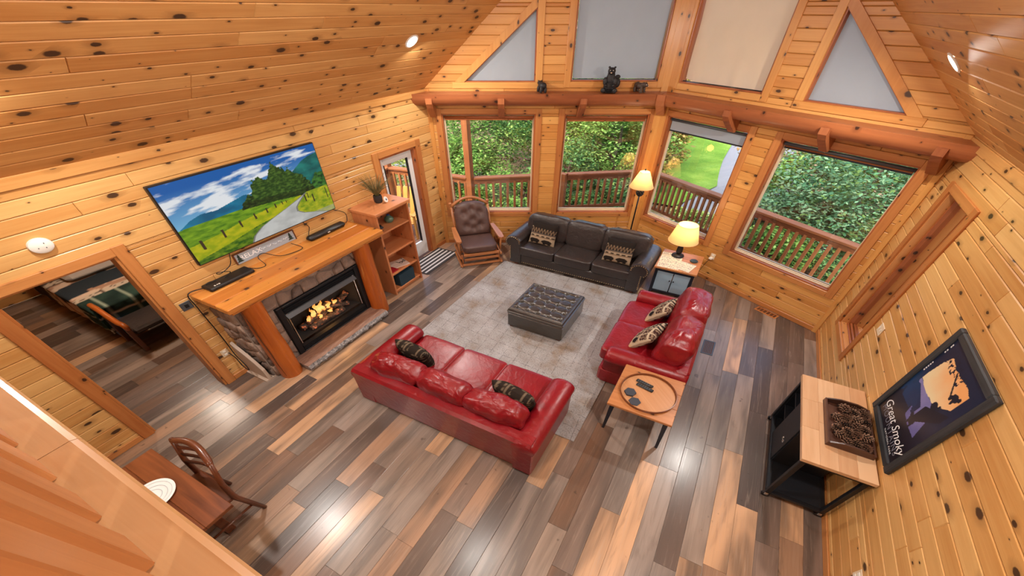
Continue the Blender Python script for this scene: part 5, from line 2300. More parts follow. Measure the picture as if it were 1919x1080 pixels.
def poster(u, v):
    """u from the reader's left to right, v upward"""
    navy_ = srgb(24, 36, 64)
    c = mixc(srgb(26, 24, 34), navy_, (v - .15) * 2.6)
    if u < .22 and .3 < v < .7:
        c = mixc(c, srgb(24, 62, 104), .8 * (1 - abs(v - .5) / .2))
    # pale glow over a lavender ridge, a dark blue slope, a leaning tree and bear silhouettes
    low = pw([(.12, .56), (.35, .55), (.55, .57), (.70, .62), (.83, .70)], u) + .012 * nz(u * 9, 2.0)
    high = pw([(.12, .60), (.16, .80), (.21, .89), (.47, .87), (.70, .90), (.83, .88)], u) + .012 * nz(u * 12, 6.0)
    if .125 < u < .835 and low < v < high:
        c = mixc(srgb(240, 222, 178), srgb(244, 176, 112), (v - .60) * 3.2 + (u - .35) * .9 + nz(u * 4, v * 4, 3) * .25)
    lav_lo = pw([(.13, .53), (.25, .45), (.40, .40), (.45, .29), (.60, .28), (.84, .30)], u)
    lav_hi = pw([(.13, .56), (.35, .55), (.55, .57), (.72, .55), (.84, .31)], u)
    if .13 < u < .84 and lav_lo < v < lav_hi:
        c = mixc(srgb(98, 98, 160), srgb(150, 146, 200), (v - .3) * 2.4 + nz(u * 6, v * 6, 4) * .3)
    if .03 < u < .52 and .30 + .10 * u < v < .53 - .22 * abs(u - .2) and nz(u * 6, v * 6, 11) > -.35:
        c = mixc(srgb(24, 62, 108), srgb(28, 40, 76), u * 2)
    if .12 < u < .60 and .81 < v < .93 and nz(u * 30, v * 30, 7) > .16:
        c = srgb(22, 30, 54)
    if abs(v - (.745 + (.66 - u) * .58)) < .011 and .44 < u < .68:
        c = srgb(22, 26, 44)
    for cx, cy, rx, ry in ((.73, .775, .06, .032), (.79, .80, .024, .02), (.68, .745, .026, .026), (.74, .74, .02, .03), (.64, .585, .055, .04), (.71, .62, .024, .022), (.60, .34, .07, .045), (.53, .36, .028, .024), (.57, .30, .018, .035), (.65, .30, .018, .035), (.30, .42, .10, .06), (.41, .41, .04, .032)):
        if ((u - cx) / rx) ** 2 + ((v - cy) / ry) ** 2 < 1:
            c = srgb(24, 28, 46) if cx > .45 else srgb(30, 52, 92)
    if u > .56 and v < .56 + .5 * (u - .66) and v > .53 - .9 * (.84 - u) and u < .9 and v > .33:
        c = srgb(24, 26, 42)
    return c


xp = XR - .036
g = G()
g.grid(lambda u, v: V(xp, IY1 - fw + .004 - (IY1 - IY0 - 2 * fw + .008) * u, IZ0 + fw - .004 + (IZ1 - IZ0 - 2 * fw + .008) * v), 130, 180, poster)
M['poster'] = vcol('printed_poster', .35, spec=.4)
g.build('poster_print', M['poster'], s)
yc = (IY0 + IY1) / 2
lettering('lettering', 'MOUNTAINS', .085, plain('grey_print', srgb(124, 126, 140), .6), s, lambda x, y: V(xp - .0008, yc - x, IZ0 + .135 + y), spacing=1.2, sx=.95)
lettering('lettering', 'Great Smoky', .125, M['ink_white'], s, lambda x, y: V(xp - .0014, yc - x, IZ0 + .20 + y), shear=.4, sx=.88)
lettering('lettering', 'NATIONAL PARK', .028, M['ink_white'], s, lambda x, y: V(xp - .0008, yc - .1 - x, IZ0 + .085 + y), spacing=1.3)
for zz in (.60, .625, .65, .675, .70, .84, .865, .905, .925):
    g = G()
    z_ = IZ0 + fw + (IZ1 - IZ0 - 2 * fw) * zz
    g.quad((xp - .0008, IY1 - fw - .024, z_), (xp - .0008, IY1 - fw - .010, z_), (xp - .0008, IY1 - fw - .010, z_ + .015), (xp - .0008, IY1 - fw - .024, z_ + .015))
    g.build('small_print', M['ink_white'], s)

# ================================================================ wall fittings
def wall_plate(name, label, cat, pl, t, h, w=.075, hh=.115, toggles=(), mat='ivory', dark=False):
    c = pl.P(t, h, .017)
    s = thing(name, label, cat, c)
    g = G()
    lbox(g, pl, t - w / 2, t + w / 2, h - hh / 2, h + hh / 2, .0165, .023, .003)
    g.build('plate', M[mat] if mat in M else mat, s)
    for (a, b, ww, h2) in toggles:
        g = G()
        lbox(g, pl, t + a - ww / 2, t + a + ww / 2, h + b - h2 / 2, h + b + h2 / 2, .023, .028, .002)
        g.build('insert', M['black'] if dark else M['plastic'], s)
    return s


wall_plate('light_switch', 'dark switch plate between the doorway and the fireplace', 'switch', wl_, 1.125, 1.31, .10, .11, ((0, 0, .035, .05),), 'charcoal', True)
wall_plate('wall_outlet', 'white outlet low on the wall beside the fireplace', 'outlet', wl_, 1.13, .47, .075, .115, ((0, .025, .034, .03), (0, -.025, .034, .03)), 'ivory')
wall_plate('light_switch', 'pale double switch plate beside the tall side window', 'switch', wr_, 3.95, 1.23, .115, .115, ((-.024, 0, .012, .03), (.024, 0, .012, .03)), 'ivory')
wall_plate('wall_outlet', 'ivory outlet on the pine wall below the poster', 'outlet', wr_, 1.68, .46, .075, .115, ((0, .025, .034, .03), (0, -.025, .034, .03)), 'ivory')
s = wall_plate('wall_outlet', 'white outlet with a plug under the wide window', 'outlet', pR, 1.74, .50, .075, .115, ((0, .028, .034, .03),), 'ivory')
g = G()
lbox(g, pR, 1.74 - .025, 1.74 + .025, .45, .49, .024, .075, .008)
g.build('plug', M['plastic'], s)
cord('lamp_cord', 'thin dark lamp cord running from the outlet to the far end table', [pR.P(1.74, .46, .05), pR.P(1.78, .36, .05), pR.P(1.82, .2, .04), pR.P(1.86, .06, .04), pR.P(1.95, .012, .05)], .004, 'cord')
s = thing('smoke_detector', 'round white smoke detector on the wall above the bedroom doorway', 'smoke detector', (.016, .63, 2.41))
TD = Matrix.Translation(V(.0165, .63, 2.41)) @ Matrix.Rotation(R(90), 4, 'Y')
g = G(TD)
g.lathe([(.068, 0), (.070, .008), (.066, .026), (.05, .034), (0, .036)], (0, 0, 0), 36, capt=False)
g.build('body', M['plastic'], s, auto=35)
g = G(TD)
for a, b in ((.02, .015), (-.02, .02), (.01, -.025)):
    g.box(a - .004, b - .003, .034, a + .004, b + .003, .037)
g.build('vents', M['charcoal'], s, kind='stuff')
for nm, c, ang, lab in (('floor_register', (5.25, 5.42), -27.3, 'brown floor register along the window wall'), ('floor_register', (4.66, 4.22), 0, 'grey floor register behind the loveseat')):
    T = RZ(ang, (c[0], c[1], 0))
    s = thing(nm, lab, 'floor register', (c[0], c[1], 0), 'floor registers')
    mt = M['trim'] if 'brown' in lab else M['charcoal']
    w_, d_ = (.15, .06) if 'brown' in lab else (.07, .15)
    for a in ((-w_, -d_, .0005, w_, -d_ + .02, .006), (-w_, d_ - .02, .0005, w_, d_, .006), (-w_, -d_ + .02, .0005, -w_ + .02, d_ - .02, .006), (w_ - .02, -d_ + .02, .0005, w_, d_ - .02, .006)):
        g = G(T)
        g.box(*a)
        g.build('frame_bar', mt, s)
    g = G(T)
    g.box(-w_ + .02, -d_ + .02, .0003, w_ - .02, d_ - .02, .0012)
    g.build('opening', M['backing'], s)
    for k in range(5):
        g = G(T)
        xx = -w_ + .02 + (2 * w_ - .04) * (k + .7) / 5.4
        g.box(xx - .006, -d_ + .02, .001, xx + .004, d_ - .02, .005)
        g.build('louver', mt, s)

# ================================================================ shades
def roller(label, pl, t0, t1, ztop, drop, cloth, d=-.03, brown=False):
    s = thing('roller_shade', label, 'shade', pl.P((t0 + t1) / 2, ztop, d), 'roller shades on the lower windows')
    g = G()
    g.tube([pl.P(t0 + .03, ztop - .04, d), pl.P(t1 - .03, ztop - .04, d)], .022, 12)
    g.build('roller', M['trimdark'] if brown else M['charcoal'], s, smooth=True)
    g = G()
    lbox(g, pl, t0 + .04, t1 - .04, ztop - .04 - drop, ztop - .045, d - .001, d + .001, 0)
    g.build('shade_cloth', M[cloth] if cloth in M else cloth, s)
    g = G()
    lbox(g, pl, t0 + .04, t1 - .04, ztop - .06 - drop, ztop - .04 - drop, d - .006, d + .006, .002)
    g.build('hem_bar', M['satin_black'] if not brown else M['trimdark'], s)


brown_cloth = shade_cloth('brown_shade_cloth', srgb(150, 92, 60), .2)
roller('raised brown roller shade above the glider chair window', pL, WIN[0][0], WIN[0][1], WIN[0][3] - .02, .03, brown_cloth, brown=True)
roller('raised brown roller shade in the window behind the dark sofa', pL, WIN[1][0], WIN[1][1], WIN[1][3] - .02, .05, brown_cloth, brown=True)
roller('grey roller shade let down a little behind the table lamp', pR, WIN[1][0], WIN[1][1], WIN[1][3] - .02, .16, 'shade_grey')
roller('raised roller shade with a black bar in the widest window', pR, WIN[0][0], WIN[0][1], WIN[0][3] - .02, .04, brown_cloth)


def hung_shade(label, pl, corners, cloth, sag, d=-.05, nu=30, nv=30):
    (a0, b0), (a1, b1), (a2, b2), (a3, b3) = corners
    g = G()
    def f(u, v):
        t_ = (a0 * (1 - u) + a1 * u) * (1 - v) + (a3 * (1 - u) + a2 * u) * v
        h_ = (b0 * (1 - u) + b1 * u) * (1 - v) + (b3 * (1 - u) + b2 * u) * v
        dd = d + sag * (noise.noise(V(u * 4, v * 3, a0)) * .5 + .9 * math.exp(-v * 6) * noise.noise(V(u * 7, 1, a0 * 3)))
        if sag > .02:
            h_ -= .05 * math.sin(u * math.pi) * math.exp(-v * 8) * (1 if u > .3 else .4)
        return pl.P(t_, h_, dd)
    g.grid(f, nu, nv)
    o = g.build('window_shade', M[cloth], base=pl.P((a0 + a1) / 2, b0, d), smooth=True)
    return tag(o, label, 'shade', 'fabric shades on the upper windows')


e = .03
upc = [(UP[0] + e, UP[2] + .035), (UP[1] - e, UP[2] + .035), (UP[1] - e, UP[3] - e), (UP[0] + e, UP[3] - e)]
hung_shade('grey fabric shade of the upper window over the black bears', pL, upc, 'shade_grey', .012)
hung_shade('sagging beige fabric shade of the upper window', pR, [(UP[0] + e, UP[2] + .02), (UP[1] - e - .02, UP[2] + .06), upc[2], upc[3]], 'shade_beige', .05)
for pl, lab in ((pL, 'triangular grey shade above the glider chair'), (pR, 'triangular grey shade above the tall side window')):
    (a, b), (c_, d_), (e_, f_) = TRI
    hung_shade(lab, pl, [(a + .03, b + .012), (c_ - .012, d_ + .012), (e_ - .012, f_ - .03), (e_ - .014, f_ - .032)], 'shade_grey', .006)
for pl in (pL, pR):
    t_ = thing('shade_rod', 'thin black rod under the upper fabric shade ' + ('with the bears' if pl is pL else 'in beige'), 'rod', pl.P((UP[0] + UP[1]) / 2, UP[2] + .03, -.03))
    g = G()
    g.tube([pl.P(UP[0] + .03, UP[2] + .028, -.03), pl.P(UP[1] - .03, UP[2] + .028, -.03)], .006, 6)
    g.build('rod_bar', M['satin_black'], t_)

# ================================================================ bears on the ledge
M['bear'] = plain('black_bear_resin', srgb(30, 30, 33), .55, bumpy=.8, bscale=60)
M['bear_brown'] = plain('brown_bear_resin', srgb(74, 58, 48), .6, bumpy=.8, bscale=60)
M['muzzle'] = plain('tan_muzzle', srgb(206, 178, 146), .6)


def fused(name, g, mat, base, voxel, parent=None):
    b = Vector(base) if parent is None else BASE[parent.name]
    me = g.mesh(name, mat, b, True)
    o = bpy.data.objects.new(name, me)
    COL.objects.link(o)
    md = o.modifiers.new('remesh', 'REMESH')
    md.mode = 'VOXEL'
    md.voxel_size = voxel
    md.use_smooth_shade = True
    dg = bpy.context.evaluated_depsgraph_get()
    m2 = bpy.data.meshes.new_from_object(o.evaluated_get(dg))
    o.modifiers.clear()
    o.data = m2
    if not m2.materials:
        m2.materials.append(mat)
    if parent is not None:
        o.parent = parent
    else:
        o.location = W(b)
    BASE[o.name] = b
    return o


LZ = 2.935


def bear(label, c, k, yaw, mat, pose):
    s = thing('bear_figurine', label, 'figurine', c, 'bear figurines on the log ledge')
    T = Matrix.Translation(V(*c)) @ Matrix.Rotation(R(yaw), 4, 'Z') @ Matrix.Scale(k, 4)
    g = G(T)
    B = lambda p, r: g.blob(p, r, nu=16, nv=10)
    if pose == 'sit':        # faces local -Y
        B((0, .02, .085), (.085, .075, .09)); B((0, .0, .18), (.065, .055, .09)); B((0, -.02, .30), (.05, .05, .05)); B((0, .0, .25), (.05, .045, .05))
        B((0, -.068, .288), (.026, .035, .022)); B((-.036, -.005, .348), (.015, .01, .016)); B((.036, -.005, .348), (.015, .01, .016))
        B((-.075, -.06, .035), (.035, .075, .035)); B((.075, -.06, .035), (.035, .075, .035)); B((-.075, -.125, .045), (.028, .018, .035)); B((.075, -.125, .045), (.028, .018, .035))
        B((-.065, -.04, .16), (.03, .035, .06)); B((.065, -.04, .16), (.03, .035, .06)); B((-.05, -.08, .11), (.024, .04, .026)); B((.05, -.08, .11), (.024, .04, .026))
        B((.075, .055, .13), (.055, .05, .075)); B((.085, .05, .215), (.035, .035, .03)); B((0, .0, .012), (.10, .10, .012))
        eye, mz = ((-.018, -.066, .312), (.018, -.066, .312)), (0, -.102, .284)
    else:                    # on all fours, facing local -Y
        B((0, .02, .10), (.05, .085, .05)); B((0, .07, .105), (.05, .05, .052)); B((0, -.085, .125), (.036, .036, .036)); B((0, -.05, .12), (.04, .045, .045))
        B((0, -.122, .115), (.018, .024, .016)); B((-.026, -.075, .16), (.011, .008, .011)); B((.026, -.075, .16), (.011, .008, .011))
        for x_ in (-.032, .032):
            for y_ in (-.045, .085):
                B((x_, y_, .045), (.02, .022, .05)); B((x_, y_ - .01, .01), (.021, .028, .012))
        eye, mz = ((-.014, -.117, .133), (.014, -.117, .133)), (0, -.146, .114)
    fused('body', g, mat, c, .007 * k, s)
    g = G(T)
    for p in eye:
        g.blob(p, (.005, .005, .005), nu=8, nv=6)
    g.build('eye', M['plastic'], s, smooth=True)
    g = G(T)
    g.blob(mz, (.012, .008, .008), nu=8, nv=6)
    g.build('muzzle', M['muzzle'], s, smooth=True)


bear('large black sitting bear figurine with a cub on the log ledge', (*pL.P(2.50, 0, .15).to_2d(), LZ), 1.0, 15, M['bear'], 'sit')
bear('small black bear figurine on the log ledge, alone under the triangular shade', (*pL.P(1.60, 0, .12).to_2d(), LZ), .95, 222, M['bear'], 'walk')
bear('small brown bear figurine on the log ledge by the corner post', (*pL.P(2.92, 0, .13).to_2d(), LZ), .9, 60, M['bear_brown'], 'walk')

# ================================================================ recessed ceiling lights
M['lens'] = emitter('downlight_lens', (1, .93, .82, 1), 12)
for side, y_, lab in ((0, 4.32, 'bright recessed light in the ceiling over the television wall'), (1, 4.42, 'bright recessed light in the ceiling over the tall window'),
                      (0, .65, 'recessed light in the television-side ceiling near the loft'), (1, 1.2, 'added unseen recessed light in the poster-side ceiling near the loft'),  # the poster-side lamp is unseen, added to light the room
                      (0, -2.2, 'added unseen fill light in the television-side ceiling above the loft'), (1, -2.0, 'added unseen fill light in the poster-side ceiling above the loft')):  # both lamps above the loft are unseen, added as general fill
    k = KR if side else KL
    q = math.sqrt(1 + k * k)
    dx = .59 if side == 0 else .66
    x_ = XR - dx if side else dx
    nn = V(-k / q, 0, -1 / q) if side else V(k / q, 0, -1 / q)
    uu = V(0, 1, 0)
    ww = nn.cross(uu)
    c = V(x_, y_, ZW + k * dx) + nn * .017
    s = thing('recessed_light', lab, 'ceiling light', c, 'recessed lights in the sloped ceilings')
    Tm = Matrix((uu, ww, nn)).transposed().to_4x4()
    Tm.translation = c
    g = G(Tm)
    g.lathe([(.072, 0), (.092, 0), (.094, .006), (.074, .010), (.072, 0)], (0, 0, 0), 32, False, False)
    g.build('trim_ring', M['plastic'], s, auto=40)
    g = G(Tm)
    g.lathe([(.073, .002), (.05, .006), (.0, .007)], (0, 0, 0), 28, True, False)
    g.build('lens', M['lens'], s, smooth=True)
    l = bpy.data.lights.new('downlight', 'AREA')
    l.shape = 'DISK'
    l.size = .15
    l.energy = LAMP * (1.0 if y_ > -1 else 1.3)
    l.color = (1, .955, .89)
    lo = bpy.data.objects.new('downlight', l)
    COL.objects.link(lo)
    lo.parent = s
    off = nn * .03
    lo.location = W(off)
    wn_ = W(nn)
    lo.rotation_euler = Vector((wn_.x * .8, wn_.y * .8, -1.0)).normalized().to_track_quat('-Z', 'Y').to_euler()

# ceiling fan with its light bowl, hung from the ridge (its reflection shows in the floor)
FC = V(XRIDGE, 1.45, 4.95)
s = thing('ceiling_fan', 'ceiling fan with a light bowl hanging from the roof ridge', 'ceiling fan', (FC.x, FC.y, ZRIDGE - .1))
g = G()
g.tube([(FC.x, FC.y, ZRIDGE - .05), (FC.x, FC.y, FC.z + .25)], .018, 10)
g.build('downrod', M['bronze'], s, smooth=True)
g = G()
g.lathe([(.03, .27), (.11, .24), (.14, .16), (.12, .10), (.05, .08)], FC, 24)
g.build('motor', M['bronze'], s, auto=40)
for k in range(5):
    a = 2 * math.pi * k / 5
    g = G(Matrix.Translation(FC + V(0, 0, .17)) @ Matrix.Rotation(a, 4, 'Z') @ Matrix.Rotation(R(12), 4, 'X'))
    g.box(.16, -.065, -.004, .68, .065, .004, .003)
    g.build('fan_blade', M['darkwood'], s)
g = G()
g.lathe([(.06, .08), (.11, .05), (.12, .0), (.09, -.05), (.0, -.07)], FC, 24, capt=False)
g.build('light_bowl', emitter('frosted_bowl', (1, .93, .82, 1), 6), s, smooth=True)
l = bpy.data.lights.new('fan_light', 'POINT')
l.energy = FAN_LIGHT
l.color = (1, .955, .89)
l.shadow_soft_size = .14
lo = bpy.data.objects.new('fan_light', l)
COL.objects.link(lo)
lo.parent = s
lo.location = W(FC + V(0, 0, -.22) - BASE[s.name])


def flush_light(label, c, watts):
    s = thing('flush_light', label, 'ceiling light', c)
    g = G()
    g.lathe([(.15, 0), (.15, -.02), (.13, -.05), (.08, -.075), (0, -.085)], c, 28, capt=False)
    g.build('bowl', emitter('flush_bowl', (1, .9, .76, 1), 4), s, smooth=True)
    l = bpy.data.lights.new('flush_lamp', 'POINT')
    l.energy = watts
    l.color = (1, .9, .78)
    l.shadow_soft_size = .12
    lo = bpy.data.objects.new('flush_lamp', l)
    COL.objects.link(lo)
    lo.parent = s
    lo.location = W((0, 0, -.2))


flush_light('added unseen flush fill light under the loft above the dining table', (2.6, -1.6, LE_ - .33), 40)  # unseen lamp added to brighten the dining end
flush_light('flush ceiling light in the dark bedroom', (-1.9, 1.1, 2.49), 45)

# ================================================================ loft edge with its balusters
ld = structure('floor_loft', label='pale oak edge board of the loft floor in the corner')
LE = LE_
g = G()
g.box(0.0, YB, LE - .32, XR, -.20, LE - .02)
g.build('loft_deck', M['ledgewood'], ld)
for a, b in ((0.0, 2.98), (2.981, XR)):
    g = G()
    sec = [(-.34, LE - .3), (-.07, LE - .3), (-.06, LE - .05), (-.055, LE - .02), (-.06, LE - .006), (-.072, LE), (-.34, LE)]
    g.prism([V(a, y_, z_) for y_, z_ in sec], (b - a - .001, 0, 0))
    g.build('edge_board', M['ledgewood'], ld)
g = G()
g.box(.0, YB, LE - .02, XR, -.34, LE - .001)
g.build('loft_flooring', M['ledgewood'], ld)
rl_ = thing('loft_railing', 'oak loft railing with square balusters standing on the loft edge', 'railing', (3.2, -.16, LE))
for k in range(13):
    bx_ = 3.085 + .195 * (3 - k)
    g = G()
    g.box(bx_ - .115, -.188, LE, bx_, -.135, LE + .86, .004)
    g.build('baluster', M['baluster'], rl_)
g = G()
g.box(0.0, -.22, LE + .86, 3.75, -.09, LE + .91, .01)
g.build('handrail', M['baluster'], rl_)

# ================================================================ dining table, chair and plate below the loft
s = thing('dining_table', 'dark reddish wooden dining table partly hidden by the loft edge', 'table', (1.4, -.5, 0))
for i in range(5):
    g = G()
    g.box(.95, .035 - .19 * (i + 1), .715, 1.95, .035 - .19 * i - .001, .755, .003)
    g.build('top_board', M['tablewood'], s)
for fx in (1.05, 1.62):
    for fy in (-.10, -.85):
        g = G()
        g.box(fx - .035, fy - .035, 0, fx + .035, fy + .035, .714, .006)
        g.build('leg', M['darkwood'], s)
g = G()
g.box(1.09, -.06, .62, 1.81, -.04, .714, .003)
g.build('apron', M['tablewood'], s)
pc_ = V(1.41, -.19, .7555)
s = thing('dinner_plate', 'white dinner plate with a grey swirl on the dining table', 'plate', pc_)
g = G()
g.lathe([(.06, 0), (.085, .004), (.135, .018), (.14, .021), (.135, .022), (.085, .009), (0, .007)], pc_, 36, capt=False)
g.build('dish', plain('white_glaze', srgb(236, 236, 234), .25), s, auto=50)
for r_ in (.055, .088, .118):
    g = G()
    g.tube([pc_ + V(r_ * math.cos(a), r_ * math.sin(a), .0105 if r_ < .08 else .0115 if r_ < .1 else .0185) for a in [.2 + 5.4 * k / 24 for k in range(25)]], .0022, 5)
    g.build('painted_ring', plain('grey_glaze', srgb(196, 202, 206), .3), s)
s = thing('dining_chair', 'dark wooden dining chair with a bowed top rail pushed up to the table', 'chair', (1.46, .0, 0))
dw_ = M['darkwood']
cx0, cx1 = 1.23, 1.70
g = G()
pts = [V(cx0 + (cx1 - cx0) * k / 12, .145 + .05 * math.sin(math.pi * k / 12), .98 + .06 * math.sin(math.pi * k / 12)) for k in range(13)]
g.tube(pts, [.02] + [.026] * 11 + [.02], 8)
g.build('top_rail', dw_, s, smooth=True)
for j, zz in enumerate((.86, .76, .66)):
    g = G()
    P_ = [(cx0 + .02 + (cx1 - cx0 - .04) * k / 10, .13 - .02 * j + .055 * math.sin(math.pi * k / 10)) for k in range(11)]
    vv = [V(a, b, zz) for a, b in P_] + [V(a, b, zz + .05) for a, b in P_] + [V(a, b + .012, zz) for a, b in P_] + [V(a, b + .012, zz + .05) for a, b in P_]
    F = []
    for k in range(10):
        F += [(k, k + 1, 12 + k, 11 + k), (22 + k, 33 + k, 34 + k, 23 + k), (11 + k, 12 + k, 34 + k, 33 + k), (k, 22 + k, 23 + k, k + 1)]
    g.add(vv, F)
    g.build('back_slat', dw_, s, smooth=False)
for xx in (cx0, cx1):
    g = G()
    g.tube([(xx, .16, 0), (xx, .085, .45), (xx, .10, .7), (xx, .15, 1.0)], [.018, .022, .02, .017], 10)
    g.build('back_leg', dw_, s, smooth=True)
    g = G()
    g.tube([(xx, -.35, 0), (xx, -.33, .44)], [.016, .022], 10)
    g.build('front_leg', dw_, s, smooth=True)
    g = G()
    g.tube([(xx, .12, .18), (xx, -.34, .18)], .012, 8)
    g.build('stretcher', dw_, s, smooth=True)
g = G()
g.box(cx0 - .01, -.37, .43, cx1 + .01, .11, .465, .012)
g.build('seat', dw_, s)

# ================================================================ bedroom: bed and bench
def quilt_col(u, v):
    """u across from the foot to the head side, v along the width"""
    k = u * 8.0
    if k % 2.6 < .35 or .9 < k < 1.0:
        return srgb(200, 184, 162) if nz(u * 60, v * 40, 2) < .25 else srgb(90, 70, 60)
    if 2.95 < k < 5.1:                     # bear panel
        a, b = (v * 1.15) % 1.0, (k - 2.95) / 2.15
        body = ((a - .45) / .34) ** 2 + ((b - .52) / .30) ** 2 < 1 or ((a - .80) / .14) ** 2 + ((b - .45) / .2) ** 2 < 1 or (b < .45 and (abs(a - .22) < .07 or abs(a - .66) < .07) and b > .12)
        if body:
            return srgb(48, 56, 62)
        return srgb(176, 138, 112) if nz(u * 12, v * 8, 5) < .12 else srgb(214, 190, 166)
    if k < 2.6:
        if (v * 9) % 1 < .05 or (k * 1.6) % 1 < .06:
            return srgb(150, 160, 140)
        return mixc(srgb(30, 44, 40), srgb(52, 74, 64), nz(u * 7, v * 7, 3) + .5)
    return mixc(srgb(50, 40, 36), srgb(90, 74, 64), nz(u * 9, v * 9, 4) + .5)


bx0, bx1, by0, by1 = -3.75, -1.95, .82, 2.75
s = thing('bed', 'bed with a bear-patterned quilt seen through the bedroom doorway', 'bed', ((bx0 + bx1) / 2, (by0 + by1) / 2, 0))
M['quilt'] = vcol('bear_quilt', .9, spec=.1, bumpy=.3)
g = G()
g.box(bx0 + .05, by0 + .05, .10, bx1 - .05, by1, .34, .02)
g.build('box_spring', plain('dark_bedskirt', srgb(60, 50, 46), .9), s)
g = G()
def qf(u, v):
    # profile over the foot end, top, with rounded edge
    w_ = u * 2.45
    x_ = bx1 - w_ if w_ > .45 else bx1
    z_ = .60 if w_ > .45 else .60 - (.45 - w_)
    if w_ > .45:
        x_ = bx1 - (w_ - .45)
    t_ = v * 2.4 - .40
    y_ = by0 + max(0, t_)
    if t_ < 0:
        z_ = min(z_, .60 + t_)
    f = .012 * noise.noise(V(u * 9, v * 9, 2))
    fold = .035 * noise.noise(V(x_ * 7, 3, 1)) if t_ < -.05 else 0
    fold2 = .035 * noise.noise(V(y_ * 7, 8, 1)) if w_ < .4 else 0
    return V(x_ + fold2 + (.02 if w_ < .45 else 0), y_ + fold - (.02 if t_ < 0 else 0), z_ + f)
g.grid(qf, 90, 80, quilt_col)
g.build('quilt', M['quilt'], s, smooth=True)
g = G()
for a in ((bx0 + .4, 1.0, .60, bx0 + .85, 1.7, .74), (bx0 + .4, 1.85, .60, bx0 + .85, 2.55, .74)):
    g.box(*a, .06)
g.build('bed_pillow', plain('cream_pillowcase', srgb(170, 160, 150), .9), s)
g = G()
g.box(bx0 - .06, by0, 0, bx0, by1, 1.2, .02)
g.build('headboard', dw_, s)
s = thing('bedroom_bench', 'dark bench with curved wooden arms at the foot of the bed', 'bench', (-1.62, 1.3, 0))
g = G()
g.box(-1.86, .88, .30, -1.40, 2.1, .40, .03)
g.build('seat', M['dark_leather'], s)
for yy in (.86, 2.10):
    g = G()
    pts = [V(-2.0 + .1 * k, yy, .52 + .10 * math.sin(k * .9)) for k in range(8)]
    pts = [V(-2.02, yy, .66), V(-1.9, yy, .64), V(-1.72, yy, .56), V(-1.56, yy, .50), V(-1.44, yy, .53), V(-1.38, yy, .50), V(-1.38, yy, .45)]
    g.tube(pts, [.03, .034, .034, .034, .032, .03, .02], 10)
    g.build('arm', M['logpost'], s, smooth=True)
    for xx in (-1.84, -1.42):
        g = G()
        g.box(xx - .025, yy - .025, 0, xx + .025, yy + .025, .5, .005)
        g.build('leg', dw_, s)
g = G()
g.box(-2.0, .84, .06, -1.86, 1.1, .34, .01)
o = g.build('shopping_bag', plain('blue_tan_bag', srgb(84, 120, 176), .6), base=(-1.93, .97, .0))
tag(o, 'small blue bag on the floor between the bench and the bed', 'bag')
# ================================================================ porch deck, railings and posts
dk = structure('floor_deck', label='stained wooden porch deck outside the windows')
RA, RB, RC, RD = V(-.28, 6.50, 0), V(2.65, 8.62, 0), V(6.15, 6.42, 0), V(-2.15, 6.30, 0)
ZD = -.10
M['joist'] = plain('joist_wood', srgb(80, 50, 34), .8)
g = G()
g.prism([V(-2.2, 3.36, ZD - .03), V(-.13, 3.36, ZD - .03), CL + V(-.13, .1, ZD - .03), AP + V(0, .14, ZD - .03), CR + V(.13, .1, ZD - .03), V(XR + .14, 2.0, ZD - .03), V(7.4, 2.0, ZD - .03), V(7.4, 5.8, ZD - .03), RC + V(0, 0, ZD - .03), RB + V(0, 0, ZD - .03), RA + V(0, 0, ZD - .03), RD + V(0, 0, ZD - .03)], (0, 0, -.2))
g.build('deck_frame', M['joist'], dk)
n_ = 34
for k in range(n_):                         # boards run along the long-wall direction
    x0 = -2.2 + 9.6 * k / n_
    x1 = x0 + 9.6 / n_ - .008
    xm = (x0 + x1) / 2
    if xm < RA.x:
        hi = RD.y + (RA.y - RD.y) * (xm - RD.x) / (RA.x - RD.x)
    elif xm < RB.x:
        hi = RA.y + (RB.y - RA.y) * (xm - RA.x) / (RB.x - RA.x)
    elif xm < RC.x:
        hi = RB.y + (RC.y - RB.y) * (xm - RB.x) / (RC.x - RB.x)
    else:
        hi = 5.8
    lo = 3.36 if xm < -.14 else 2.0 if xm > XR + .14 else gable_y(xm) + .14
    g = G()
    g.box(x0, lo, ZD - .028, x1, hi, ZD, .003, ax=1)
    g.build('deck_board', M['deckfloor'], dk)

bal = G()
bal.box(-.019, -.019, .10, .019, .019, .86, .003)


def railing(label, A, B, n, skip=()):
    s = thing('deck_railing', label, 'railing', (A + B) / 2, 'porch railings')
    u = (B - A)
    L = u.length
    u = u / L
    v = V(-u.y, u.x, 0)
    pl = Plane(A, u, (0, 0, 1), v)
    for nm, a in (('top_rail', (0, L, .90, .945, -.075, .075)), ('upper_rail', (0, L, .78, .90, -.024, .024)), ('lower_rail', (0, L, .03, .11, -.022, .022))):
        g = G()
        lbox(g, pl, *a, .004)
        g.build(nm, M['deckwood'], s)
    g = G()
    for p in bal.v:
        pass
    tmp = G()
    lbox(tmp, pl, 0, .044, .10, .82, -.05, -.006, .003)
    tmp.v = [p - A for p in tmp.v]
    me = tmp.mesh('baluster', M['deckwood'], (0, 0, 0))
    for k in range(n):
        t_ = L * (k + .5) / n
        place(me, 'baluster', A + u * t_, s)
    return s


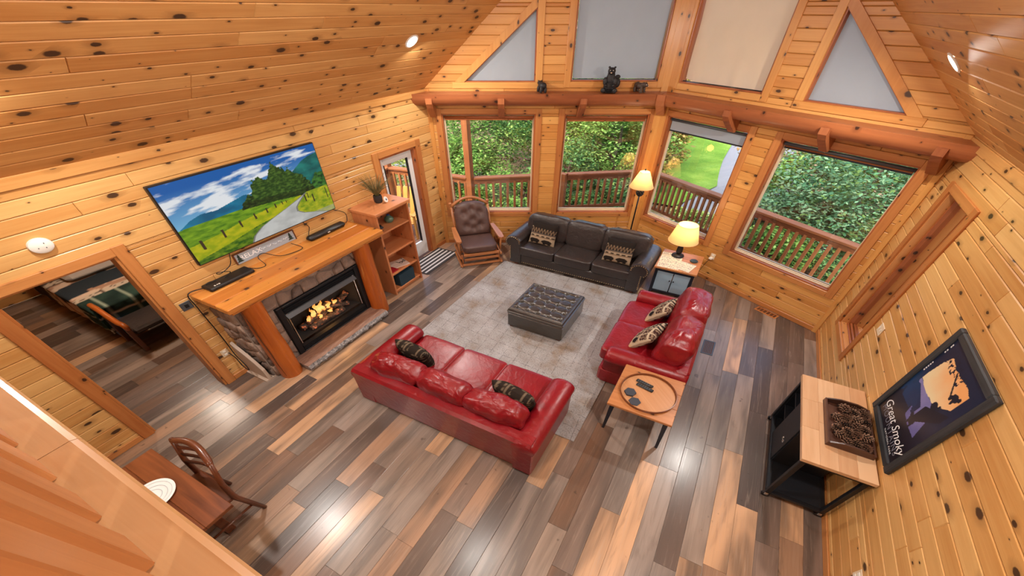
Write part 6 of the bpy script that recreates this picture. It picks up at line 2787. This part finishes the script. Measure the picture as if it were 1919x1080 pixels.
railing('porch railing outside the glider chair window', RA + V(.06, .04, 0), RA.lerp(RB, .485), 12)
railing('porch railing outside the window behind the dark sofa', RA.lerp(RB, .53), RB + V(-.05, -.03, 0), 12)
railing('porch railing outside the window behind the table lamp', RC.lerp(RB, .99), RC.lerp(RB, .53), 16)
railing('porch railing outside the widest window', RC.lerp(RB, .50), RC + V(-.05, .03, 0), 16)
railing('porch railing across the porch corner outside the door', RD + V(.05, 0, 0), RA + V(-.05, 0, 0), 13)
railing('porch railing running along the side porch', RD + V(0, -.05, 0), V(-2.15, 3.45, 0), 19)
for p, h, lab in ((RA, 3.4, 'tall square porch post outside the glider chair window'), (RB, 3.4, 'square porch post at the point of the deck'), (RA.lerp(RB, .507), .95, 'short railing post outside the window behind the dark sofa'),
                  (RC.lerp(RB, .515), .95, 'short railing post between the two porch railings by the loveseat'), (RC, 3.4, 'square porch post outside the tall side window'), (RD, 3.4, 'square porch post at the far corner outside the door')):
    g = G()
    w_ = .06 if h > 2 else .065
    g.box(p.x - w_, p.y - w_, ZD, p.x + w_, p.y + w_, h, .006)
    o = g.build('porch_post', M['deckwood'], base=(p.x, p.y, ZD))
    tag(o, lab, 'post', 'porch posts')
# slatted porch chair seen through the glazed door
s = thing('porch_chair', 'yellow slatted wooden chair on the porch outside the door', 'chair', (-.9, 5.2, ZD))
for k in range(5):
    g = G(RZ(20, (-.95, 5.25, 0)))
    g.box(-.25, -.25 + k * .1, ZD + .38, .25, -.17 + k * .1, ZD + .405, .004)
    g.build('seat_slat', M['yellowwood'], s)
for k in range(4):
    g = G(RZ(20, (-.95, 5.25, 0)))
    g.add([V(-.24 + k * .125, .26, ZD + .38), V(-.16 + k * .125, .26, ZD + .38), V(-.16 + k * .125, .46, ZD + .95), V(-.24 + k * .125, .46, ZD + .95)] + [V(-.24 + k * .125, .28, ZD + .38), V(-.16 + k * .125, .28, ZD + .38), V(-.16 + k * .125, .48, ZD + .95), V(-.24 + k * .125, .48, ZD + .95)],
          [(0, 1, 2, 3), (7, 6, 5, 4), (0, 4, 5, 1), (1, 5, 6, 2), (2, 6, 7, 3), (3, 7, 4, 0)])
    g.build('back_slat', M['yellowwood'], s)
for sx_ in (-.27, .27):
    for yy in (-.22, .26):
        g = G(RZ(20, (-.95, 5.25, 0)))
        g.box(sx_ - .02, yy - .02, ZD, sx_ + .02, yy + .02, ZD + .58, .004)
        g.build('leg', M['yellowwood'], s)
    g = G(RZ(20, (-.95, 5.25, 0)))
    g.box(sx_ - .04, -.26, ZD + .58, sx_ + .04, .34, ZD + .605, .004)
    g.build('arm', M['yellowwood'], s)

# ================================================================ ground, lawn, driveway
def ground_z(x, y):
    # the hillside falls away from the house and levels out at the lawn
    d = max(0.0, y - 7.0)
    z = -1.0 - 1.6 * (1 - math.exp(-d / 9.0))
    z -= .9 * max(0.0, min(1.0, (x - 4.5) / 6.0)) + .5 * max(0, min(1, (-x) / 8.0))
    return z + .12 * noise.noise(V(x * .3, y * .3, 0)) + (max(0, y - 30) * .35)


def grass_mat():
    t = NT('lawn_grass', .9, .1)
    o = t.gen()
    n1 = t.noise(o, .9, 4, .6)
    n2 = t.noise(o, 14, 3, .7)
    c = t.ramp(t.math('ADD', t.math('MULTIPLY', n1, .6), t.math('MULTIPLY', n2, .4)), [(.3, srgb(70, 106, 36)), (.5, srgb(100, 136, 48)), (.7, srgb(128, 156, 68))])
    t.color(c)
    t.bump(n2, .8, .05)
    return t.mat


def litter_mat():
    t = NT('leaf_litter', .95, .1)
    o = t.gen()
    n1 = t.noise(o, 1.1, 4, .6)
    n2 = t.noise(o, 9, 4, .7)
    c = t.ramp(t.math('ADD', t.math('MULTIPLY', n1, .55), t.math('MULTIPLY', n2, .45)), [(.32, srgb(70, 86, 44)), (.45, srgb(116, 104, 74)), (.58, srgb(168, 132, 112)), (.72, srgb(196, 164, 142))])
    t.color(c)
    t.bump(n2, .8, .06)
    return t.mat


g = G()
g.grid(lambda u, v: V(-40 + 90 * u, -6 + 86 * v, ground_z(-40 + 90 * u, -6 + 86 * v)), 80, 80)
o = g.build('ground', litter_mat(), smooth=True)
o['kind'] = 'structure'
o['label'] = 'leaf-strewn hillside below the porch'


def patch(name, label, poly_fn, nu, nv, mat, lift, thick=.06):
    g = G()
    def f(u, v):
        x, y = poly_fn(u, v)
        return V(x, y, ground_z(x, y) + lift)
    g.grid(f, nu, nv)
    o = g.build(name, mat, smooth=True)
    o['kind'] = 'structure'
    o['label'] = label
    return o


def lawn_xy(u, v):
    y = 12.5 + 17 * v
    xl = -1.6 + 1.0 * math.sin(v * 3)
    xr_ = 4.1 - .55 * math.sin(v * math.pi * 1.0) - .2 * v + (.0 if v > .2 else -1.2 * (.2 - v) / .2)
    return xl + (xr_ - xl) * u, y


patch('lawn', 'bright green lawn beside the driveway', lawn_xy, 30, 40, grass_mat(), .10)


def drive_xy(u, v):
    y = 8.5 + 23 * v
    xl = 2.9 + .3 * math.sin(v * 3.0)
    return xl + 3.2 * u, y


M['asphalt'] = plain('pale_driveway', srgb(118, 121, 128), .85, bumpy=.4, bscale=40)
patch('driveway', 'pale grey driveway curving past the lawn', drive_xy, 10, 40, M['asphalt'], .06)
patch('path_gravel', 'pale gravel track below the porch railing', lambda u, v: (-9 + 10.5 * u, 13.0 + 1.2 * v - 1.2 * u), 16, 6, M['asphalt'], .07)

# ================================================================ trees beyond the porch
M['bark'] = NT('tree_bark', .9)
_t = M['bark']
_t.color(_t.ramp(_t.noise(_t.vmul(_t.gen(), (8, 8, 1.5)), 2, 4), [(.35, srgb(54, 44, 36)), (.65, srgb(110, 94, 78))]))
M['bark'] = _t.mat


def leaf_mat():
    t = NT('leaf')
    t.n.remove(t.p)
    a = t.new('ShaderNodeVertexColor', layer_name='Col')
    d = t.new('ShaderNodeBsdfDiffuse')
    l = t.new('ShaderNodeBsdfTranslucent')
    m = t.new('ShaderNodeMixShader')
    m.inputs[0].default_value = .45
    t.link(a.outputs[0], d.inputs[0])
    t.link(a.outputs[0], l.inputs[0])
    t.link(d.outputs[0], m.inputs[1])
    t.link(l.outputs[0], m.inputs[2])
    t.link(m.outputs[0], t.n['Material Output'].inputs[0])
    return t.mat


M['leaf'] = leaf_mat()
PALS = {
    'green': [(116, 160, 76), (142, 182, 92), (94, 136, 66), (168, 198, 112), (76, 114, 58)],
    'dark': [(82, 126, 74), (102, 150, 90), (66, 104, 62), (128, 170, 104), (142, 166, 90)],
    'autumn': [(168, 162, 80), (192, 174, 94), (136, 146, 72), (204, 166, 112), (148, 134, 86)],
    'pale': [(168, 192, 100), (194, 208, 120), (140, 170, 86), (212, 214, 140), (114, 148, 78)],
    'blue': [(98, 146, 106), (124, 168, 128), (80, 122, 90), (152, 186, 144), (110, 140, 78)],
}


def tree(name, label, x, y, zc, rx, ry, rz, pal, n, seed, leaf=.14, group='trees beyond the porch'):
    r = random.Random(seed)
    zb = ground_z(x, y)
    s = thing(name, label, 'tree', (x, y, zb), group)
    g = G()
    pts = [V(x + .25 * noise.noise(V(k * .6, seed, 0)), y + .25 * noise.noise(V(seed, k * .6, 0)), zb - .2 + (zc + rz * .5 - zb + .2) * k / 6) for k in range(7)]
    r0 = .05 + .03 * rx
    g.tube(pts, [r0 * (1.15 - .13 * k) for k in range(7)], 8)
    for k in range(7):
        a = r.uniform(0, 6.28)
        p0 = pts[2 + k % 4]
        p1 = V(x + math.cos(a) * rx * .6, y + math.sin(a) * ry * .6, p0.z + r.uniform(.2, .9) * rz * .5)
        g.tube([p0, p0.lerp(p1, .5) + V(0, 0, .08), p1], [r0 * .4, r0 * .28, r0 * .1], 5)
    g.build('trunk', M['bark'], s, smooth=True)
    clumps = []
    n = int(n * (3.6 if leaf < .1 else 2.4 if leaf < .14 else 1.6))
    nc = max(12, int(n / 300))
    for k in range(nc):
        a, b, q = r.uniform(0, 6.28), math.acos(r.uniform(-1, 1)), r.uniform(.55, 1.0)
        clumps.append((x + rx * q * math.sin(b) * math.cos(a), y + ry * q * math.sin(b) * math.sin(a), zc + rz * q * math.cos(b), r.uniform(.28, .5) * (rx + rz) / 2))
    cols = [srgb(*c) for c in PALS[pal]]
    vv, ff, cc = [], [], []
    for k in range(n):
        cx, cy, cz, cr_ = clumps[k % nc]
        a, b = r.uniform(0, 6.28), math.acos(r.uniform(-1, 1))
        q = r.uniform(.5, 1.0)
        p = Vector((cx + cr_ * q * math.sin(b) * math.cos(a), cy + cr_ * q * math.sin(b) * math.sin(a), cz + cr_ * .8 * q * math.cos(b)))
        if p.z < ground_z(p.x, p.y) + .1:
            p.z = ground_z(p.x, p.y) + r.uniform(.1, .5)
        d1 = Vector((r.uniform(-1, 1), r.uniform(-1, 1), r.uniform(-.6, .4))).normalized()
        d2 = d1.cross(Vector((r.uniform(-.5, .5), r.uniform(-.5, .5), 1))).normalized()
        L_ = leaf * r.uniform(.7, 1.35)
        i0 = len(vv)
        vv += [p, p + d1 * L_ * .5 + d2 * L_ * .3, p + d1 * L_, p + d1 * L_ * .5 - d2 * L_ * .3]
        ff.append((i0, i0 + 1, i0 + 2, i0 + 3))
        c = r.choice(cols)
        kk = r.uniform(.75, 1.15)
        cc += [(c[0] * kk, c[1] * kk, c[2] * kk, 1)] * 4
    g = G()
    g.add(vv, ff, cc)
    o = g.build('crown', M['leaf'], s)
    o['kind'] = 'stuff'


TR = [
    # x, y, crown centre z, radii, palette, leaves
    (-3.2, 10.6, 0.6, 1.9, 1.7, 1.9, 'green', 4200, 'green leafy tree just beyond the tall porch post'),
    (-1.3, 11.9, 0.7, 1.8, 1.6, 2.0, 'dark', 4200, 'dense green tree seen through the window by the glider chair'),
    (.3, 12.6, 1.0, 1.4, 1.3, 1.8, 'pale', 3400, 'yellow-green tree seen beside the board strip between the windows'),
    (1.2, 11.4, .3, 1.25, 1.2, 1.7, 'green', 3800, 'bright green tree seen in the window behind the dark sofa'),
    (.9, 16.8, .7, 1.5, 1.4, 1.7, 'autumn', 3400, 'brownish autumn tree seen above the floor lamp'),
    (-.9, 19.5, 1.2, 2.4, 1.8, 2.4, 'autumn', 3600, 'olive autumn tree far behind the floor lamp corner'),
    (-5.8, 14.5, 1.5, 2.8, 2.2, 2.8, 'dark', 3600, 'dark tree deep in the woods beyond the side porch'),
    (-3.2, 16.5, 1.3, 2.6, 2.0, 2.6, 'green', 3600, 'tall green tree deep in the woods behind the porch post'),
    (6.6, 10.4, .2, 1.7, 1.6, 1.9, 'blue', 4800, 'blue-green tree filling the widest window'),
    (8.4, 9.6, .0, 1.6, 1.6, 1.9, 'green', 4200, 'green tree beyond the corner of the widest window'),
    (7.9, 13.4, 1.0, 2.2, 2.0, 2.2, 'dark', 4200, 'dark tree behind the blue-green tree'),
    (6.0, 13.2, .6, 1.5, 1.5, 1.7, 'autumn', 3200, 'yellowing tree at the edge of the driveway'),
    (10.4, 11.5, .6, 2.2, 2.0, 2.4, 'dark', 3600, 'dark tree beyond the tall side window'),
    (9.4, 7.0, -.4, 1.3, 1.3, 1.5, 'pale', 2800, 'pale green tree outside the tall side window'),
    (-5.2, 8.2, .3, 1.7, 1.6, 2.0, 'pale', 3200, 'yellow-green tree beyond the side porch railing'),
    (-2.2, 9.3, -.3, 1.2, 1.0, 1.1, 'green', 3000, 'green sapling close to the tall porch post'),
    (.3, 10.2, -.2, 1.0, .9, 1.1, 'dark', 2800, 'small dark tree seen through the glider window'),
    (-1.9, 14.2, .4, 1.8, 1.5, 1.7, 'pale', 3000, 'pale green tree behind the dense tree of the glider window'),
    (2.0, 13.6, -.2, .9, .9, 1.1, 'autumn', 2400, 'small autumn tree seen beside the floor lamp'),
    (5.6, 10.0, -.4, .9, .9, 1.1, 'blue', 2800, 'small blue-green tree at the driveway side of the widest window'),
    (5.75, 11.6, -.1, 1.0, 1.0, 1.3, 'green', 2800, 'green tree between the driveway and the widest window'),
    (7.3, 9.2, -.6, 1.0, 1.0, 1.0, 'dark', 2800, 'low dark tree under the blue-green tree'),
    (-6.4, 5.0, .3, 1.7, 1.6, 2.0, 'autumn', 3000, 'autumn tree beside the side porch'),
    (.4, 30, 1.0, 3.2, 2.0, 3.0, 'dark', 2800, 'dark tree at the far end of the lawn'),
    (5.2, 33, 1.5, 3.5, 2.0, 3.4, 'green', 2800, 'green tree at the far end of the driveway'),
    (-7.5, 20.0, 2.0, 3.4, 2.5, 3.4, 'dark', 3000, 'big dark tree closing the view past the side porch'),
]
for i, (x, y, zc, a, b, c, pal, n, lab) in enumerate(TR):
    tree('leafy_tree', lab, x, y, zc, a, b, c, pal, n, 40 + i, leaf=.085 if y < 12 else .12 if y < 15 else .19)
SH = [(-.6, 9.6, -.8, .8, .7, .6, 'green', 1500, 'low green shrub below the railing outside the glider window'), (1.7, 10.2, -.7, .8, .7, .7, 'dark', 1600, 'dark shrub below the railing behind the dark sofa'),
      (5.4, 8.9, -.9, .8, .7, .7, 'green', 1700, 'green shrub below the railing outside the widest window'), (6.7, 8.0, -1.0, .8, .7, .7, 'dark', 1700, 'dark shrub below the end of the railing outside the widest window'),
      (3.6, 10.6, -1.1, .6, .6, .4, 'pale', 1000, 'pale shrub at the lawn edge below the deck point'), (7.6, 6.6, -1.0, .7, .7, .7, 'green', 1400, 'green shrub below the tall side window')]
for i, (x, y, zc, a, b, c, pal, n, lab) in enumerate(SH):
    tree('shrub', lab, x, y, zc, a, b, c, pal, n, 90 + i, leaf=.09, group='shrubs below the porch')
